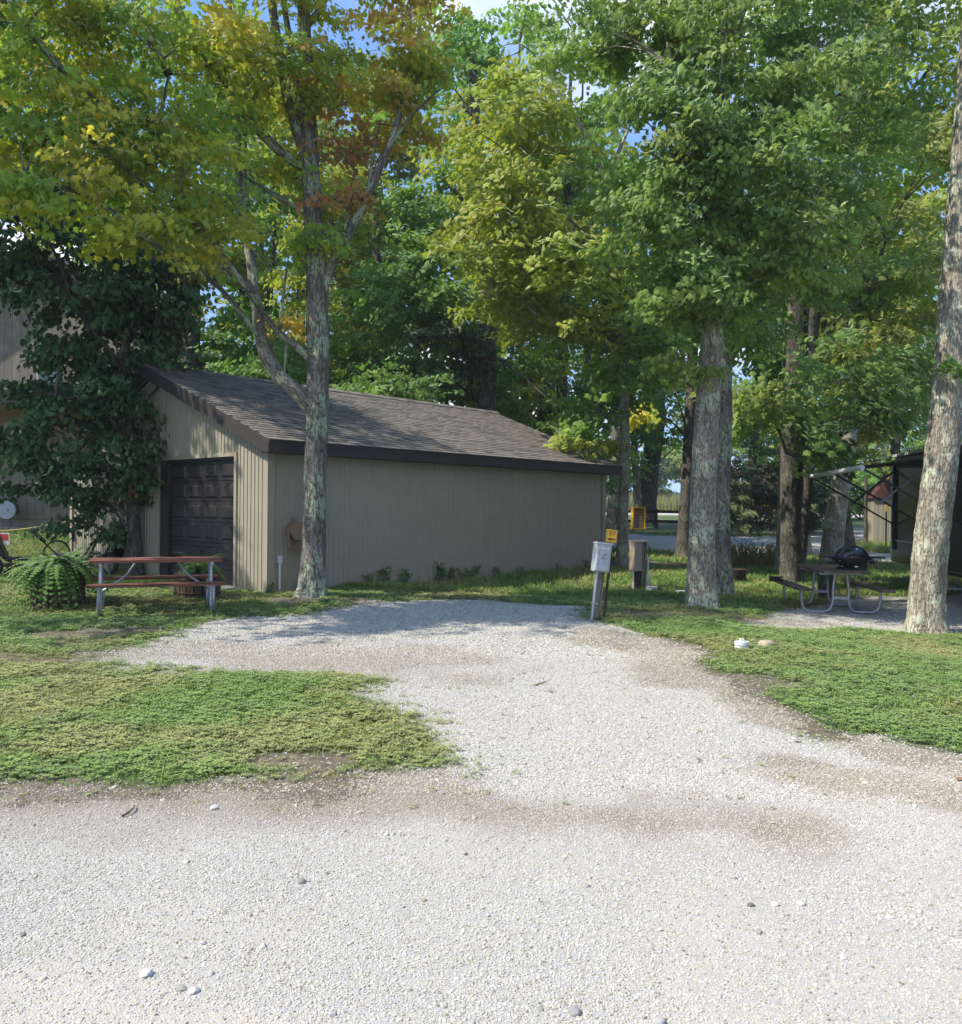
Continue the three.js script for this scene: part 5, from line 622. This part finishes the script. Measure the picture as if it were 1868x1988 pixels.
{ // grass tufts and clover
  const tuft = (n, h, w, sp, sd) => { const keep = seed; seed = sd; const pos = []; for (let i = 0; i < n; i++) { const a = rnd() * 6.283, r = rnd() * sp, bx = Math.cos(a * 3) * r, bz = Math.sin(a * 3) * r, hh = h * rr(0.5, 1.15), l = hh * rr(0.3, 1.1), dx = Math.cos(a), dz = Math.sin(a), px = -dz * w * 0.5, pz = dx * w * 0.5; const A = [bx - px, 0, bz - pz], B = [bx + px, 0, bz + pz], C = [bx + dx * l * 0.4 - px * 0.8, hh * 0.65, bz + dz * l * 0.4 - pz * 0.8], D = [bx + dx * l * 0.4 + px * 0.8, hh * 0.65, bz + dz * l * 0.4 + pz * 0.8], T = [bx + dx * l, hh, bz + dz * l]; pos.push(...A, ...B, ...D, ...A, ...D, ...C, ...C, ...D, ...T); } seed = keep; const g = new THREE.BufferGeometry(); g.setAttribute('position', new THREE.Float32BufferAttribute(pos, 3)); g.computeVertexNormals(); return g; };
  const clover = (() => { const pos = []; for (let k = 0; k < 5; k++) { const ox = rr(-0.03, 0.03), oz = rr(-0.03, 0.03), y = rr(0.02, 0.045); for (let i = 0; i < 3; i++) { const a = i * 2.09 + k, c = Math.cos(a), s = Math.sin(a), r = 0.017; pos.push(ox, y, oz, ox + c * r - s * r * 0.6, y + 0.004, oz + s * r + c * r * 0.6, ox + c * r * 1.1 + s * r * 0.6, y + 0.004, oz + s * r * 1.1 - c * r * 0.6); } } const g = new THREE.BufferGeometry(); g.setAttribute('position', new THREE.Float32BufferAttribute(pos, 3)); g.computeVertexNormals(); return g; })();
  const geos = [tuft(10, 0.036, 0.005, 0.04, 5), tuft(9, 0.046, 0.006, 0.045, 6), clover, tuft(12, 0.09, 0.011, 0.09, 8)], lists = geos.map(() => [[], []]);
  const shedLocal = new THREE.Matrix4().copy(shed.matrixWorld).invert();
  const put = (n, x0, x1, z0, z1, size) => { for (let i = 0; i < n; i++) { const x = rr(x0, x1), z = rr(z0, z1); if (!inView(x, z)) continue; const q = zone(x, z); const clump = fbm(x * 5, z * 5 + 33, 3); if (rnd() > (Math.pow(q.grass, 1.3) + 0.012 * (1 - q.road)) * (0.45 + 1.1 * clump)) continue; const l = V(x, 0, z).applyMatrix4(shedLocal); if (l.x > -0.05 && l.x < SHED.L && l.z < 0.05 && l.z > -SHED.W) continue; const far = z < -15, w = far ? 3 : rnd() < 0.26 + 0.3 * sm(0.45, 0.6, fbm(x * 1.3 + 8, z * 1.3, 3)) ? 2 : rnd() < 0.5 ? 0 : 1, s = size * rr(0.7, 1.25) * (0.75 + 0.5 * clump) * (0.55 + 0.45 * q.grass); E.set(rr(-0.15, 0.15), rnd() * 6.283, rr(-0.15, 0.15)); lists[w][0].push(new THREE.Matrix4().compose(G(x, z, -0.004), Q.setFromEuler(E), V(s, s, s))); const dry = sm(0.45, 0.68, fbm(x * 0.9 + 13, z * 0.9 + 5, 4) + (rnd() - 0.5) * 0.25 + q.dirt * 0.2), b = rr(0.8, 1.2); const c = [mix(0.19, 0.35, dry * 0.75), mix(0.30, 0.34, dry * 0.75), mix(0.06, 0.10, dry)]; lists[w][1].push(w === 2 ? lin(c[0] * 1.0 * b, c[1] * 0.98 * b, c[2] * 1.05 * b) : lin(c[0] * b, c[1] * b, c[2] * b)); } };
  put(62000, -8, 0.6, -9.5, -4.3, 1); put(42000, 1.0, 9.5, -11.5, -4.4, 1); put(68000, -10.5, 11, -15.5, -9.3, 1.15); put(34000, -16, 18, -26, -15, 1.1); put(14000, -24, 26, -42, -24, 1.8);
  lists.forEach(([m, c], w) => { const im = new THREE.InstancedMesh(geos[w], M.grass, m.length); m.forEach((mm, i) => { im.setMatrixAt(i, mm); im.setColorAt(i, c[i]); }); im.name = ['grass', 'long_grass', 'clover', 'rough_grass'][w]; im.castShadow = im.receiveShadow = true; scene.add(im); tag(im, ['short mown grass blades of the lawn', 'longer loose grass blades of the lawn', 'small clover leaves among the lawn grass', 'coarse grass around the trees and lane'][w], w === 2 ? 'clover' : 'grass', null, 'stuff'); });
}
{ // loose gravel
  const st = [1, 2, 3].map((k) => { const g = new THREE.IcosahedronGeometry(1, 0), p = g.attributes.position; const off = {}; for (let i = 0; i < p.count; i++) { const key = [p.getX(i), p.getY(i), p.getZ(i)].map((v) => v.toFixed(2)).join(); off[key] ??= rr(0.7, 1.2); p.setXYZ(i, p.getX(i) * off[key], p.getY(i) * off[key] * 0.6, p.getZ(i) * off[key]); } g.computeVertexNormals(); return g; }), L = st.map(() => [[], []]);
  const put = (n, x0, x1, z0, z1, a, b, thin = 0.3) => { for (let i = 0; i < n; i++) { const x = rr(x0, x1), z = rr(z0, z1); if (!inView(x, z)) continue; const q = zone(x, z), loose = fbm(x * 0.9, z * 1.3 + 70, 3), dusty = sm(0.42, 0.6, fbm(x * 0.6 + 40, z * 0.9 + 20, 4)) * q.road; if (rnd() > q.bare * (1 - 0.5 * dusty) * (q.road > 0.5 ? 0.55 + 0.8 * sm(0.4, 0.65, loose) : 1) + (1 - q.bare) * 0.03 * (1 + q.dirt * 3)) continue; const s = mix(a, b, Math.pow(rnd(), 2.2)), w = Math.floor(rnd() * 3); E.set(rr(-0.4, 0.4), rnd() * 6.283, rr(-0.4, 0.4)); L[w][0].push(new THREE.Matrix4().compose(G(x, z, s * 0.12), Q.setFromEuler(E), V(s * rr(0.8, 1.35), s, s))); const t = rnd(), d = Math.min(1.3, q.dirt * rr(0.3, 1.9)), v = t < 0.05 ? rr(0.15, 0.24) : t < 0.35 ? rr(0.30, 0.40) : rr(0.40, 0.51), warm = rr(0.025, 0.085); L[w][1].push(lin(mix(v + warm * 0.4, 0.31, d * 0.6), mix(v, 0.26, d * 0.6), mix(v - warm, 0.19, d * 0.6))); } };
  put(330000, -4.4, 4.4, -5.2, -2.1, 0.0028, 0.0066); put(170000, -4.4, 6.4, -9.5, -4.6, 0.005, 0.0105); put(50000, -5.5, 3.5, -13.5, -8.8, 0.008, 0.016); put(9000, 4, 9, -16.5, -10, 0.008, 0.018); put(500, -3.6, 4, -6, -2.2, 0.010, 0.018);
  L.forEach(([m, c], w) => { const im = new THREE.InstancedMesh(st[w], std(lin(1, 1, 1), 0.9), m.length); m.forEach((mm, i) => { im.setMatrixAt(i, mm); im.setColorAt(i, c[i]); }); im.name = 'loose_gravel'; if (w) im.name = numbered('loose_gravel') + (w === 1 ? '_001' : '_002'); im.castShadow = im.receiveShadow = true; scene.add(im); tag(im, 'loose crushed limestone scattered over the road and pad', 'gravel', 'loose gravel', 'stuff'); });
}
{ // fallen leaves, twigs and stones lying on gravel and grass
  const lf = (() => { const T = leafTris('maple'), pos = []; for (const t of T) for (const v of t) pos.push(v[0] * 0.055, v[1] * -0.05, v[2] * 0.055); const g = new THREE.BufferGeometry(); g.setAttribute('position', new THREE.Float32BufferAttribute(pos, 3)); g.computeVertexNormals(); return g; })();
  for (const [x, y] of [[1070, 1347], [1545, 1440], [1285, 1185], [1410, 1245], [1860, 1520], [1690, 1300], [1380, 1210]]) { const p = gnd(x, y); p.y += 0.012; const m = mesh('fallen_leaf', lf, M.deadLeaf); m.position.copy(p); m.rotation.set(rr(-0.2, 0.2), rnd() * 6, rr(-0.1, 0.2)); tag(m, 'single dry brown maple leaf lying on the ground', 'leaf', 'fallen leaves'); }
  const tw = (x0, y0, x1, y1, lab) => { const a = gnd(x0, y0), b = gnd(x1, y1); a.y += 0.01; b.y += 0.014; const m = mesh('twig', tube([a, a.clone().lerp(b, 0.5).add(V(0.02, 0.008, 0.01)), b], [0.007, 0.006, 0.003], 6, 0.05), M.greyWood); tag(m, lab, 'twig'); }; tw(238, 1590, 262, 1570, 'thin bent twig on the dirt at the road edge'); tw(1040, 1332, 1062, 1326, 'short twig lying on the white gravel pad');
  for (const [x, y, r, c] of [[415, 1572, 0.035, 0.62], [585, 1713, 0.03, 0.30], [640, 1740, 0.018, 0.75], [285, 1895, 0.035, 0.68], [1458, 1760, 0.022, 0.16], [1505, 1758, 0.022, 0.7], [1555, 1757, 0.024, 0.66], [1115, 1968, 0.03, 0.34], [1140, 1722, 0.02, 0.4], [905, 1660, 0.016, 0.14], [376, 1928, 0.026, 0.6], [1280, 1990, 0.03, 0.5]]) { const p = gnd(x, y); p.y += r * 0.16; const m = mesh('stone', rockGeo(r * 0.62, 0.6, x), std(lin(c * 0.72, c * 0.70, c * 0.65), 0.9)); m.position.copy(p); m.rotation.y = rnd() * 6; tag(m, 'larger loose stone lying proud of the gravel road', 'stone', 'larger stones on the road'); }
}
scene.traverse((o) => { if (o.isMesh) { o.castShadow = true; o.receiveShadow = true; } });
renderer.render(scene, camera);
